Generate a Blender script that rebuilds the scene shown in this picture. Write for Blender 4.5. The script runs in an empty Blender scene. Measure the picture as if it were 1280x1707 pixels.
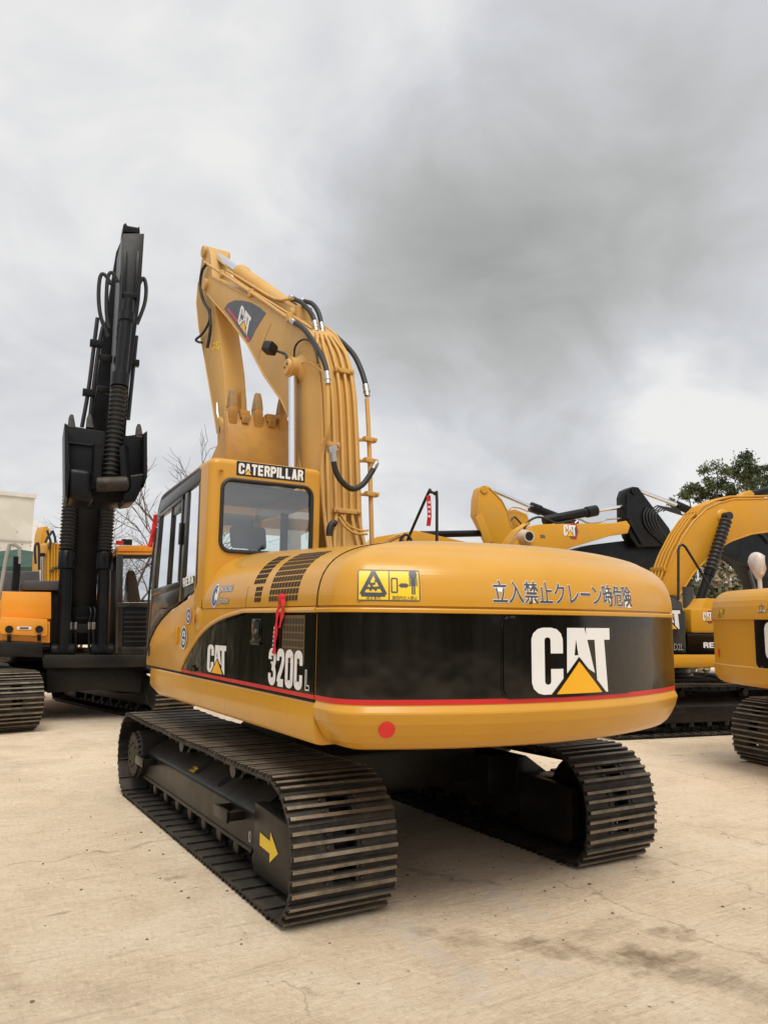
import bpy, bmesh, math, random
from mathutils import Vector, Matrix
random.seed(7)
C = bpy.context.scene.collection
V = Vector
# ---------------------------------------------------------------- camera
CAMP = V((-3.4296, -6.2613, 1.7527)); YAW, PIT, ROL, FPX = 0.5369, 0.1394, 0.0118, 1301.2
_F = V((math.sin(YAW)*math.cos(PIT), math.cos(YAW)*math.cos(PIT), math.sin(PIT)))
_R0 = V((math.cos(YAW), -math.sin(YAW), 0)); _U0 = _R0.cross(_F)
_R = _R0*math.cos(ROL) + _U0*math.sin(ROL); _U = _U0*math.cos(ROL) - _R0*math.sin(ROL)
cd = bpy.data.cameras.new('camera'); cam = bpy.data.objects.new('camera', cd); C.objects.link(cam)
cd.sensor_fit = 'VERTICAL'; cd.sensor_height = 36.0; cd.lens = FPX/1707*36.0; cd.clip_end = 3000; cd.clip_start = 0.05
m3 = Matrix((_R, _U, -_F)).transposed()
cam.matrix_world = Matrix.Translation(CAMP) @ m3.to_4x4()
bpy.context.scene.camera = cam

def ray(px, py): return _F + _R*((px-640)/FPX) + _U*((853.5-py)/FPX)
class Frame:
    """local frame of a machine; turns a photo measurement into a point on a plane of that machine"""
    def __init__(s, pos, heading, sc=1.0):
        s.pos = V(pos); h = V((heading[0], heading[1], 0)).normalized()
        s.rz = math.atan2(-h.x, h.y); s.sc = sc
        s.M = Matrix.Translation(s.pos) @ Matrix.Rotation(s.rz, 4, 'Z') @ Matrix.Scale(sc, 4)
        s.I = s.M.inverted()
        s.c = s.I @ CAMP
    def _d(s, px, py): return (s.I.to_3x3() @ ray(px, py))
    def X(s, px, py, v): d = s._d(px, py); return s.c + d*((v-s.c.x)/d.x)
    def Y(s, px, py, v): d = s._d(px, py); return s.c + d*((v-s.c.y)/d.y)
    def Z(s, px, py, v): d = s._d(px, py); return s.c + d*((v-s.c.z)/d.z)
    def root(s, o): o.location = s.pos; o.rotation_euler = (0, 0, s.rz); o.scale = (s.sc,)*3
W0 = Frame((0, 0, 0), (0, 1))
def at(px, py, dist):
    d = ray(px, py); h = math.hypot(d.x, d.y); return CAMP + d*(dist/h)

# ---------------------------------------------------------------- materials
def nodes(name):
    m = bpy.data.materials.new(name); m.use_nodes = True
    nt = m.node_tree; b = nt.nodes['Principled BSDF']; return m, nt, b
def N(nt, t, **kw):
    n = nt.nodes.new(t)
    for k, v in kw.items():
        if k.startswith('i_'): n.inputs[int(k[2:])].default_value = v
        else: setattr(n, k, v)
    return n
def ramp(nt, stops):
    r = N(nt, 'ShaderNodeValToRGB'); e = r.color_ramp.elements
    while len(e) < len(stops): e.new(0.5)
    for el, (p, c) in zip(e, stops):
        el.position = p; el.color = (*c, 1) if len(c) == 3 else c
    return r
def mixrgb(nt, a, b, f, mode='MIX'):
    n = N(nt, 'ShaderNodeMix', data_type='RGBA', blend_type=mode)
    for sock, v in ((n.inputs['Factor'], f), (n.inputs[6], a), (n.inputs[7], b)):
        if hasattr(v, 'links'): nt.links.new(v, sock)
        elif isinstance(v, tuple): sock.default_value = (*v, 1)
        else: sock.default_value = v
    return n.outputs[2]
def noise(nt, scale, detail=5, rough=.6, vec=None, dist=0.0):
    n = N(nt, 'ShaderNodeTexNoise'); n.inputs['Scale'].default_value = scale; n.inputs['Detail'].default_value = detail
    n.inputs['Roughness'].default_value = rough; n.inputs['Distortion'].default_value = dist
    if vec is not None: nt.links.new(vec, n.inputs['Vector'])
    return n.outputs['Fac']
def ocoord(nt, scale=(1, 1, 1), geo=False):
    tc = N(nt, 'ShaderNodeTexCoord'); mp = N(nt, 'ShaderNodeMapping')
    if geo:
        g = N(nt, 'ShaderNodeNewGeometry'); nt.links.new(g.outputs['Position'], mp.inputs[0])
    else: nt.links.new(tc.outputs['Object'], mp.inputs[0])
    mp.inputs['Scale'].default_value = scale; return mp.outputs[0]
def bump(nt, b, h, strength, dist=.01):
    n = N(nt, 'ShaderNodeBump'); n.inputs['Strength'].default_value = strength; n.inputs['Distance'].default_value = dist
    nt.links.new(h, n.inputs['Height']); nt.links.new(n.outputs[0], b.inputs['Normal'])
def settle(nt, out, col, amt, vec):
    g = N(nt, 'ShaderNodeNewGeometry'); s = N(nt, 'ShaderNodeSeparateXYZ'); nt.links.new(g.outputs['Normal'], s.inputs[0])
    r = ramp(nt, [(.35, (0, 0, 0)), (.85, (amt,)*3)]); nt.links.new(s.outputs['Z'], r.inputs[0])
    n = ramp(nt, [(.3, (.35,)*3), (.65, (1, 1, 1))]); nt.links.new(noise(nt, 5.0, 7, .65, vec), n.inputs[0])
    mm = N(nt, 'ShaderNodeMath', operation='MULTIPLY'); nt.links.new(r.outputs[0], mm.inputs[0]); nt.links.new(n.outputs[0], mm.inputs[1])
    return mixrgb(nt, out, col, mm.outputs[0])
def mat(name, col, rough=.5, metal=0.0, var=.12, dirt=None, dirt_amt=.0, dscale=3.0, coat=0.0, bmp=.0, spec=.5, streak=False, geo=False, rvar=.12, wob=0.0, dust=0.0, dcol=(.17, .14, .105), chips=0.0):
    m, nt, b = nodes(name); L = nt.links
    vec = ocoord(nt, geo=geo)
    n1 = noise(nt, 1.7, 6, .6, vec)
    dark = tuple(c*(1-var) for c in col); lite = tuple(min(1, c*(1+var)) for c in col)
    r = ramp(nt, [(.3, dark), (.7, lite)]); L.new(n1, r.inputs[0]); out = r.outputs[0]
    if dirt:
        dv = ocoord(nt, (dscale, dscale, dscale*.18) if streak else (dscale,)*3, geo)
        n2 = noise(nt, 1.0, 9, .68, dv)
        r2 = ramp(nt, [(.44, (0, 0, 0)), (.78, (dirt_amt,)*3)]); L.new(n2, r2.inputs[0])
        out = mixrgb(nt, out, dirt, r2.outputs[0])
    if dust: out = settle(nt, out, dcol, dust, vec)
    if chips:   # stone chips and small scratches down to dark primer
        for sc_, lo in (((26, 26, 26), .735), ((5, 60, 60), .76), ((60, 60, 6), .76)):
            r3 = ramp(nt, [(lo, (0, 0, 0)), (lo+.03, (chips,)*3)]); L.new(noise(nt, 1.0, 3, .6, ocoord(nt, sc_, geo)), r3.inputs[0])
            out = mixrgb(nt, out, (.10, .06, .03), r3.outputs[0])
    L.new(out, b.inputs['Base Color'])
    n3 = noise(nt, 6.0, 6, .6, ocoord(nt, (2.2, 2.2, .22), geo) if streak else vec)
    rr = N(nt, 'ShaderNodeMapRange'); rr.inputs[3].default_value = max(.03, rough-rvar); rr.inputs[4].default_value = min(1, rough+rvar)
    L.new(n3, rr.inputs[0]); L.new(rr.outputs[0], b.inputs['Roughness'])
    b.inputs['Metallic'].default_value = metal
    b.inputs['Specular IOR Level'].default_value = spec
    if coat: b.inputs['Coat Weight'].default_value = coat; b.inputs['Coat Roughness'].default_value = .12
    if bmp: bump(nt, b, noise(nt, 45.0, 4, .6, vec), bmp, .004)
    elif wob: bump(nt, b, noise(nt, 3.2, 2, .5, vec), wob, .02)
    return m
YEL = mat('yellow_paint', (.57, .277, .020), .32, var=.05, dirt=(.58, .31, .05), dirt_amt=.4, dscale=1.6, coat=.28, streak=True, wob=.05, spec=.35, dust=.16, dcol=(.60, .42, .16), chips=.45)
YELB = mat('yellow_paint_boom', (.58, .33, .085), .5, var=.08, dirt=(.46, .31, .15), dirt_amt=.75, dscale=1.7, streak=True, spec=.35, chips=.8)
YELN = mat('yellow_paint_fresh', (.60, .285, .014), .38, var=.05, dirt=(.45, .28, .08), dirt_amt=.45, dscale=1.5, coat=.08, wob=.05, chips=.6, dust=.15, dcol=(.5, .38, .2), spec=.3)
ORG = mat('orange_paint', (.80, .30, .012), .35, var=.05, dirt=(.6, .35, .1), dirt_amt=.25, coat=.3)
BLK = mat('black_panel_paint', (.0040, .0034, .0028), .16, var=.3, dirt=(.018, .014, .010), dirt_amt=.45, dscale=2.4, streak=True, wob=.30, rvar=.10, spec=.5)
FRM = mat('black_frame_paint', (.0075, .0066, .0056), .38, var=.3, dirt=(.05, .038, .027), dirt_amt=.5, dscale=2.2, spec=.35, dust=.30)
NAVY = mat('black_boom_paint', (.0045, .005, .006), .36, var=.25, dirt=(.025, .024, .024), dirt_amt=.55, dscale=2.0, spec=.2, dust=.10, dcol=(.09, .08, .07))
DRK = mat('dark_void', (.006, .006, .006), .9)
RUB = mat('rubber', (.012, .012, .012), .55, dirt=(.05, .045, .04), dirt_amt=.4, dscale=8)
CABK = mat('cab_black', (.016, .013, .010), .30, var=.2, dirt=(.07, .05, .03), dirt_amt=.5, dscale=2.5, coat=.3, streak=True)
CHR = mat('chrome_rod', (.75, .76, .78), .14, metal=1.0, var=.04, rvar=.04)
STL = mat('bare_steel', (.5, .48, .45), .35, metal=1.0, var=.2)
RED = mat('red_stripe', (.55, .02, .018), .35, var=.08)
REDD = mat('red_reflector', (.75, .025, .02), .25, var=.05)
RIB = mat('red_ribbon', (.62, .012, .02), .6, var=.15)
WHT = mat('white_decal', (.78, .77, .75), .35, var=.04)
GRYD = mat('grey_decal', (.06, .065, .08), .4, var=.1)
STK = mat('sticker_yellow', (.85, .56, .01), .35, var=.04)
ORD = mat('orange_decal', (.85, .42, .012), .35, var=.04)
BLU = mat('blue_decal', (.03, .12, .42), .4)
PUR = mat('purple_decal', (.09, .05, .22), .4)
SEATM = mat('seat_fabric', (.03, .03, .034), .8)
INT = mat('cab_interior_grey', (.13, .125, .115), .7)
GREYH = mat('grey_plate', (.05, .05, .055), .55, dirt=(.12, .11, .1), dirt_amt=.5)
BAG = mat('plastic_wrap', (.62, .58, .54), .3, dirt=(.5, .12, .08), dirt_amt=.7, dscale=9)
def glass_mat(name, tint, base=.10):
    m = bpy.data.materials.new(name); m.use_nodes = True; nt = m.node_tree; nt.nodes.clear()
    o = N(nt, 'ShaderNodeOutputMaterial'); mx = N(nt, 'ShaderNodeMixShader'); t = N(nt, 'ShaderNodeBsdfTransparent'); g = N(nt, 'ShaderNodeBsdfGlossy')
    t.inputs[0].default_value = (*tint, 1); g.inputs['Roughness'].default_value = .03; g.inputs[0].default_value = (.95, .97, 1, 1)
    fr = N(nt, 'ShaderNodeFresnel'); fr.inputs[0].default_value = 1.5
    ad = N(nt, 'ShaderNodeMath', operation='ADD'); ad.inputs[1].default_value = base; ad.use_clamp = True
    nt.links.new(fr.outputs[0], ad.inputs[0]); nt.links.new(ad.outputs[0], mx.inputs[0])
    nt.links.new(t.outputs[0], mx.inputs[1]); nt.links.new(g.outputs[0], mx.inputs[2]); nt.links.new(mx.outputs[0], o.inputs[0]); return m
GLS = glass_mat('cab_glass', (.90, .97, .94), .11)
GLSS = glass_mat('cab_glass_tinted', (.17, .21, .20), .07)
GLSD = glass_mat('cab_glass_dark', (.28, .34, .36), .22)
def track_mat():
    m, nt, b = nodes('track_steel'); L = nt.links
    vec = ocoord(nt, geo=True)
    n1 = noise(nt, 9.0, 8, .7, vec); n2 = noise(nt, 2.3, 5, .6, vec)
    r1 = ramp(nt, [(.42, (.010, .009, .008)), (.60, (.034, .027, .021)), (.76, (.17, .125, .08))]); L.new(n1, r1.inputs[0])
    r2 = ramp(nt, [(.45, (0, 0, 0)), (.75, (.55,)*3)]); L.new(n2, r2.inputs[0])
    base = mixrgb(nt, r1.outputs[0], (.085, .068, .05), r2.outputs[0])
    oi = N(nt, 'ShaderNodeObjectInfo'); orr = ramp(nt, [(0, (.55,)*3), (1, (1.25,)*3)]); L.new(oi.outputs['Random'], orr.inputs[0])
    base = mixrgb(nt, base, orr.outputs[0], 1.0, 'MULTIPLY')
    base = settle(nt, base, (.15, .128, .10), .42, vec)
    L.new(base, b.inputs['Base Color']); b.inputs['Roughness'].default_value = .6; b.inputs['Metallic'].default_value = .35
    bump(nt, b, n1, .5, .006); return m
TRK = track_mat()
TRKE = mat('worn_grouser', (.235, .19, .135), .5, metal=.4, var=.35, dirt=(.035, .028, .022), dirt_amt=1.0, dscale=7, bmp=.4, geo=True)
BUCK = mat('bucket_paint', (.50, .255, .045), .5, var=.1, dirt=(.22, .11, .04), dirt_amt=.7, dscale=2.5)
TOOTH = mat('bucket_tooth', (.34, .21, .08), .6, var=.25, dirt=(.10, .06, .03), dirt_amt=.6, dscale=9)

# ---------------------------------------------------------------- mesh builder
class MB:
    def __init__(s): s.v = []; s.f = []; s.m = []; s.mats = []
    def mi(s, m):
        if m not in s.mats: s.mats.append(m)
        return s.mats.index(m)
    def add(s, vs, fs, m):
        o = len(s.v); s.v += [tuple(x) for x in vs]; k = s.mi(m)
        for f in fs: s.f.append(tuple(i+o for i in f)); s.m.append(k)
    def face(s, pts, m): s.add(pts, [tuple(range(len(pts)))], m)
    def prism(s, poly, ax, a, b, m):
        """polygon in the plane across axis ax, extruded from a to b. x: (y,z)  y: (x,z)  z: (x,y)"""
        def P(p, t): return (t, p[0], p[1]) if ax == 'x' else (p[0], t, p[1]) if ax == 'y' else (p[0], p[1], t)
        n = len(poly); vs = [P(p, a) for p in poly] + [P(p, b) for p in poly]
        s.add(vs, [tuple(range(n))[::-1], tuple(range(n, 2*n))] + [(i, (i+1) % n, n+(i+1) % n, n+i) for i in range(n)], m)
    def box(s, x0, x1, y0, y1, z0, z1, m): s.prism([(x0, y0), (x1, y0), (x1, y1), (x0, y1)], 'z', z0, z1, m)
    def obox(s, c, u, v, w, m):
        c, u, v, w = V(c), V(u), V(v), V(w)
        vs = [c+u*a+v*b+w*d for d in (-1, 1) for a, b in ((-1, -1), (1, -1), (1, 1), (-1, 1))]
        s.add(vs, [(3, 2, 1, 0), (4, 5, 6, 7), (0, 1, 5, 4), (1, 2, 6, 5), (2, 3, 7, 6), (3, 0, 4, 7)], m)
    def bar(s, p, q, w, t, m, up=(0, 0, 1)):
        p, q = V(p), V(q); d = (q-p); l = d.length/2; d.normalize(); u = V(up)
        sd = d.cross(u)
        if sd.length < 1e-4: sd = d.cross(V((1, 0, 0)))
        sd.normalize(); u = sd.cross(d); s.obox((p+q)/2, d*l, sd*w/2, u*t/2, m)
    def sweep(s, rings, m, cap=True, closed=True):
        n = len(rings[0]); vs = [p for r in rings for p in r]; fs = []
        for i in range(len(rings)-1):
            for j in range(n if closed else n-1):
                k = (j+1) % n; fs.append((i*n+j, i*n+k, (i+1)*n+k, (i+1)*n+j))
        if cap and closed:
            fs.append(tuple(range(n))[::-1]); fs.append(tuple((len(rings)-1)*n+j for j in range(n)))
        s.add(vs, fs, m)
    def tube(s, path, r, m, seg=8, smooth=0, r1=None):
        path = [V(p) for p in path]
        if smooth: path = catmull(path, smooth)
        t0 = (path[1]-path[0]).normalized(); u = t0.orthogonal().normalized(); rings = []
        for i, p in enumerate(path):
            a = path[max(0, i-1)]; b = path[min(len(path)-1, i+1)]; t = (b-a).normalized()
            u = (u - t*u.dot(t)).normalized(); w = t.cross(u)
            rr = r if r1 is None else r + (r1-r)*i/(len(path)-1)
            rings.append([p + u*math.cos(k*2*math.pi/seg)*rr + w*math.sin(k*2*math.pi/seg)*rr for k in range(seg)])
        s.sweep(rings, m)
    def lathe(s, p, q, prof, m, seg=20):
        """profile [(t along p->q in metres, radius)]"""
        p, q = V(p), V(q); t = (q-p).normalized(); u = t.orthogonal().normalized(); w = t.cross(u)
        s.sweep([[p+t*a + (u*math.cos(k*2*math.pi/seg)+w*math.sin(k*2*math.pi/seg))*max(r, 1e-4) for k in range(seg)] for a, r in prof], m)
    def cyl(s, p, q, r, m, seg=20, ch=.0):
        l = (V(q)-V(p)).length
        s.lathe(p, q, [(0, r-ch), (ch, r), (l-ch, r), (l, r-ch)] if ch else [(0, r), (l, r)], m, seg)
    def build(s, name, parent=None, bevel=0.0, bseg=2, angle=40, smooth=True, fr=None):
        me = bpy.data.meshes.new(name); me.from_pydata(s.v, [], s.f)
        for m in s.mats: me.materials.append(m)
        for p, k in zip(me.polygons, s.m): p.material_index = k
        bm = bmesh.new(); bm.from_mesh(me)
        bmesh.ops.recalc_face_normals(bm, faces=bm.faces)
        if bevel:
            ed = [e for e in bm.edges if len(e.link_faces) == 2 and e.calc_face_angle(0) > math.radians(28)]
            bmesh.ops.bevel(bm, geom=ed, offset=bevel, segments=bseg, affect='EDGES', profile=.6, clamp_overlap=True)
        if smooth:
            for f in bm.faces: f.smooth = True
            for e in bm.edges:
                if len(e.link_faces) != 2 or e.calc_face_angle(0) > math.radians(angle): e.smooth = False
        bm.to_mesh(me); bm.free()
        o = bpy.data.objects.new(name, me); C.objects.link(o)
        if parent is not None: o.parent = parent
        return o
def catmull(p, n):
    out = []
    for i in range(len(p)-1):
        a, b, c, d = p[max(0, i-1)], p[i], p[i+1], p[min(len(p)-1, i+2)]
        for k in range(n):
            t = k/n
            out.append(.5*((2*b)+(c-a)*t+(2*a-5*b+4*c-d)*t*t+(3*b-a-3*c+d)*t**3))
    return out+[p[-1]]
def rrect(x0, x1, y0, y1, r, n=5):
    out = []
    for cx, cy, a in ((x1-r, y1-r, 0), (x0+r, y1-r, 90), (x0+r, y0+r, 180), (x1-r, y0+r, 270)):
        for k in range(n+1):
            t = math.radians(a+90*k/n); out.append((cx+r*math.cos(t), cy+r*math.sin(t)))
    return out
def thing(name, label, cat, fr=None, loc=None, group=None):
    o = bpy.data.objects.new(name, None); C.objects.link(o); o['label'] = label; o['category'] = cat; o.empty_display_size = .2
    if group: o['group'] = group
    if fr: fr.root(o)
    if loc is not None: o.location = loc
    return o
def tag(o, label, cat, group=None):
    o['label'] = label; o['category'] = cat
    if group: o['group'] = group
    return o
def struct(o): o['kind'] = 'structure'; return o

# ---------------------------------------------------------------- flat marks (decals): 2-D polygons mapped on to a surface
def text2d(s, size=1.0, bold=0.0, xs=1.0, res=3):
    cu = bpy.data.curves.new('t', 'FONT'); cu.body = s; cu.size = size; cu.offset = bold; cu.resolution_u = res
    o = bpy.data.objects.new('t', cu); C.objects.link(o)
    dg = bpy.context.evaluated_depsgraph_get(); me = bpy.data.meshes.new_from_object(o.evaluated_get(dg))
    vs = [(v.co.x*xs, v.co.y) for v in me.vertices]; fs = [tuple(p.vertices) for p in me.polygons]
    bpy.data.objects.remove(o); bpy.data.curves.remove(cu); bpy.data.meshes.remove(me)
    return vs, fs
def fit2d(g, x0, x1, y0, y1, ref=None):
    vs, fs = g; rv = (ref or g)[0]
    ax, bx = min(v[0] for v in rv), max(v[0] for v in rv); ay, by = min(v[1] for v in rv), max(v[1] for v in rv)
    return [(x0+(x-ax)/(bx-ax)*(x1-x0), y0+(y-ay)/(by-ay)*(y1-y0)) for x, y in vs], fs
def poly2d(p): return list(p), [tuple(range(len(p)))]
def ell2d(cx, cy, rx, ry, n=28): return poly2d([(cx+rx*math.cos(k*2*math.pi/n), cy+ry*math.sin(k*2*math.pi/n)) for k in range(n)])
def ring2d(cx, cy, rx, ry, w, n=28, a0=0, a1=360):
    vs = []; fs = []
    for k in range(n+1):
        t = math.radians(a0+(a1-a0)*k/n)
        vs += [(cx+rx*math.cos(t), cy+ry*math.sin(t)), (cx+(rx-w)*math.cos(t), cy+(ry-w)*math.sin(t))]
    for k in range(n): fs.append((2*k, 2*k+2, 2*k+3, 2*k+1))
    return vs, fs
def rect2d(x0, x1, y0, y1): return poly2d([(x0, y0), (x1, y0), (x1, y1), (x0, y1)])
def line2d(p, q, w):
    dx, dy = q[0]-p[0], q[1]-p[1]; l = math.hypot(dx, dy) or 1; nx, ny = -dy/l*w/2, dx/l*w/2
    return poly2d([(p[0]+nx, p[1]+ny), (p[0]-nx, p[1]-ny), (q[0]-nx, q[1]-ny), (q[0]+nx, q[1]+ny)])
def decal(name, layers, mapf, parent, cut=None):
    """layers: [(geometry2d, material, height)]; mapf(x, y, height) -> point; cut: split faces every cut metres so they follow a curve"""
    bm = bmesh.new(); mats = []
    for (vs, fs), m, h in layers:
        if m not in mats: mats.append(m)
        bv = [bm.verts.new((x, y, h)) for x, y in vs]
        for f in fs:
            try: fc = bm.faces.new([bv[i] for i in f]); fc.material_index = mats.index(m)
            except ValueError: pass
    bmesh.ops.remove_doubles(bm, verts=bm.verts, dist=1e-6)
    bmesh.ops.triangulate(bm, faces=[f for f in bm.faces if len(f.verts) > 4])
    if cut:
        xs = [v.co.x for v in bm.verts]; x = min(xs)+cut
        while x < max(xs):
            bmesh.ops.bisect_plane(bm, geom=bm.verts[:]+bm.edges[:]+bm.faces[:], plane_co=(x, 0, 0), plane_no=(1, 0, 0)); x += cut
        ys = [v.co.y for v in bm.verts]; y = min(ys)+cut*1.5
        while y < max(ys):
            bmesh.ops.bisect_plane(bm, geom=bm.verts[:]+bm.edges[:]+bm.faces[:], plane_co=(0, y, 0), plane_no=(0, 1, 0)); y += cut*1.5
    for v in bm.verts: v.co = mapf(v.co.x, v.co.y, v.co.z)
    for f in bm.faces: f.smooth = bool(cut)
    me = bpy.data.meshes.new(name); bm.to_mesh(me); bm.free()
    for m in mats: me.materials.append(m)
    o = bpy.data.objects.new(name, me); C.objects.link(o); o.parent = parent; return o
def flat(o, u, v, n=None):
    o, u, v = V(o), V(u).normalized(), V(v).normalized(); n = V(n) if n else u.cross(v)
    n.normalize()
    return lambda x, y, h: o+u*x+v*y+n*h
def stroke2d(path, w, sm=0, closed=False):
    p = [V((x, y, 0)) for x, y in path]
    if sm: p = catmull(p, sm)
    n = len(p); vs = []; fs = []
    for i, q in enumerate(p):
        a = p[i-1] if (i or closed) else q; c = p[(i+1) % n] if (i < n-1 or closed) else q
        t0 = (q-a).normalized() if (q-a).length > 1e-6 else (c-q).normalized(); t1 = (c-q).normalized() if (c-q).length > 1e-6 else t0
        t = (t0+t1).normalized(); k = 1/max(.5, t.dot(t1)); vs += [(q.x-t.y*w/2*k, q.y+t.x*w/2*k), (q.x+t.y*w/2*k, q.y-t.x*w/2*k)]
    for i in range(n if closed else n-1): j = (i+1) % n; fs.append((2*i, 2*i+1, 2*j+1, 2*j))
    return vs, fs
T_ = .21
GLYPH = {'C': [([(.5, .62), (.5, .76), (.47, .86), (.3, .9), (.13, .86), (.1, .74), (.1, .26), (.13, .14), (.3, .1), (.47, .14), (.5, .24), (.5, .38)], 3)],
 'A': [([(.10, 0), (.28, 1)], 0), ([(.50, 0), (.32, 1)], 0), ([(.17, .27), (.43, .27)], 0)], 'T': [([(0, .9), (.6, .9)], 0), ([(.3, .85), (.3, 0)], 0)],
 'E': [([(.1, 0), (.1, 1)], 0), ([(.15, .9), (.56, .9)], 0), ([(.15, .5), (.5, .5)], 0), ([(.15, .1), (.56, .1)], 0)],
 'R': [([(.1, 0), (.1, 1)], 0), ([(.15, .9), (.36, .9), (.48, .84), (.5, .72), (.48, .60), (.36, .52), (.15, .52)], 2), ([(.33, .5), (.48, .3), (.52, 0)], 0)],
 'P': [([(.1, 0), (.1, 1)], 0), ([(.15, .9), (.36, .9), (.48, .84), (.5, .70), (.48, .54), (.36, .46), (.15, .46)], 2)],
 'I': [([(.1, 0), (.1, 1)], 0)], 'L': [([(.1, 0), (.1, 1)], 0), ([(.15, .1), (.54, .1)], 0)],
 '3': [([(.09, .70), (.10, .82), (.18, .89), (.3, .905), (.43, .88), (.5, .78), (.5, .68), (.44, .56), (.27, .52)], 2), ([(.27, .51), (.44, .46), (.51, .34), (.5, .2), (.43, .12), (.3, .095), (.17, .12), (.1, .19), (.09, .32)], 2)],
 'B': [([(.1, 0), (.1, 1)], 0), ([(.15, .9), (.36, .9), (.47, .84), (.48, .70), (.44, .58), (.34, .53), (.15, .53)], 2), ([(.34, .52), (.46, .46), (.5, .32), (.48, .16), (.36, .1), (.15, .1)], 2)],
 '2': [([(.1, .68), (.1, .8), (.17, .89), (.3, .905), (.44, .88), (.5, .78), (.48, .64), (.36, .45), (.18, .24), (.12, .1)], 2), ([(.10, .1), (.54, .1)], 0)],
 '0': [([(.1, .74), (.13, .86), (.3, .9), (.47, .86), (.5, .74), (.5, .26), (.47, .14), (.3, .1), (.13, .14), (.1, .26), (.1, .74)], 3)]}
def heavy(s, x0, w, y0, h, m, z0, gap=.09, t=T_):
    """a line of heavy condensed capitals fitted to a box"""
    adv = [(.2 if c == 'I' else .6)+gap for c in s]; k = w/(sum(adv)-gap); L = []; x = x0; n = 0
    for c, a in zip(s, adv):
        for path, sm in GLYPH[c]:
            g = stroke2d(path, t, sm); n += 1
            L.append((([(x+vx*k, y0+vy*h) for vx, vy in g[0]], g[1]), m, z0+.00006*n))
        x += a*k
    return L
def catmark(w, h, x0=0, y0=0, white=True):
    """the three-letter maker's mark with its orange triangle, w x h"""
    S = lambda p: [(x0+x*w, y0+y/.9*h) for x, y in p]
    c = [(.36, .55), (.36, .74), (.34, .82), (.29, .88), (.22, .9), (.13, .9), (.07, .88), (.02, .82), (0, .74), (0, .16), (.02, .08), (.07, .02), (.13, 0), (.22, 0), (.29, .02), (.34, .08), (.36, .16), (.36, .34), (.215, .34), (.215, .17), (.205, .14), (.18, .13), (.155, .14), (.145, .17), (.145, .73), (.155, .76), (.18, .77), (.205, .76), (.215, .73), (.215, .55)]
    al = [(.415, .9), (.525, .9), (.525, .74), (.503, .52), (.557, .52), (.56, .42), (.405, .27)]
    ar = [(.525, .9), (.64, .9), (.77, .27), (.56, .42), (.557, .52), (.553, .52), (.525, .74)]
    t = [(.66, .9), (1, .9), (1, .735), (.915, .735), (.955, .0), (.89, .0), (.80, .16), (.775, .735), (.66, .735)]
    L = [(poly2d(S(p)), WHT, .003) for p in (c, al, ar, t)]
    L += [(poly2d(S([(.215, -.0), (.56, .50), (.925, -.0)])), BLK, .0042), (poly2d(S([(.275, .0), (.56, .435), (.865, .0)])), ORD, .0054)]
    return L
def quad(name, m, parent, pts): # small flat plate
    b = MB(); b.face(pts, m); return b.build(name, parent)
# ---------------------------------------------------------------- undercarriage
NSH = 49
def track_path(yr, yf, zc, rp, n=NSH):
    pts = []
    for k in range(41): # top run with a little sag
        t = k/40; pts.append((yr+(yf-yr)*t, zc+rp-.014*math.sin(math.pi*t)*abs(math.sin(3*math.pi*t))))
    for k in range(1, 41): a = math.pi/2-math.pi*k/40; pts.append((yf+rp*math.cos(a), zc+rp*math.sin(a)))
    for k in range(1, 41): pts.append((yf+(yr-yf)*k/40, zc-rp))
    for k in range(1, 41): 
        a = -math.pi/2-math.pi*k/40; c_, s_ = math.cos(a), math.sin(a)
        e = 2/3.3 if s_ < 0 else 1.0   # the lower rear corner is squarer where the heavy shoes drop to the ground
        pts.append((yr-rp*abs(c_)**e, zc+math.copysign(rp*abs(s_)**e, s_)))
    L = [0]
    for a, b in zip(pts, pts[1:]): L.append(L[-1]+math.hypot(b[0]-a[0], b[1]-a[1]))
    out = []; j = 0
    for i in range(n):
        s = (i+.37)/n*L[-1]
        while L[j+1] < s: j += 1
        t = (s-L[j])/(L[j+1]-L[j]); a, b = pts[j], pts[j+1]
        out.append((a[0]+(b[0]-a[0])*t, a[1]+(b[1]-a[1])*t, math.atan2(b[1]-a[1], b[0]-a[0])))
    return out, L[-1]/n
def shoe_mesh(w, p):
    b = MB(); h = w/2; y = p/2*.985
    # plate in strips so that the two mud slots are real holes
    for x0, x1, y0, y1 in ((-h, -.075, -y, y), (.075, h, -y, y), (-.075, .075, -y, -.052), (-.075, .075, -.018, .018), (-.075, .075, .052, y)):
        b.box(x0, x1, y0, y1, -.007, .007, TRK)
    for yc, hh, wd in ((-y+.024, .036, .030), (-.002, .032, .027), (y-.036, .032, .027)):
        ch = .02
        pts0 = [(yc-wd/2, .0072), (yc+wd/2, .0072), (yc+wd*.37, hh-.004), (yc-wd*.37, hh-.004)]
        b.add([(-h, *q) for q in pts0]+[(h, *q) for q in pts0], [(3, 2, 1, 0), (4, 5, 6, 7), (0, 1, 5, 4), (1, 2, 6, 5), (3, 0, 4, 7)], TRK)
        q0, q1 = pts0[3], pts0[2]
        b.box(-h+ch*.3, h-ch*.3, q0[0], q1[0], hh-.0042, hh, TRKE)
    for bx_ in (-.115, .115):
        for by_ in (-.036, .034): b.lathe((bx_, by_, .006), (bx_, by_, .018), [(0, .013), (.010, .013), (.012, .009), (.012, 0)], TRK, 6)
    # turned-down leading lip
    b.box(-h, h, -y-.012, -y+.004, -.022, .0065, TRK)
    o = b.build('track_shoe', None); me = o.data; bpy.data.objects.remove(o); return me
_sh = {}
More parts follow.
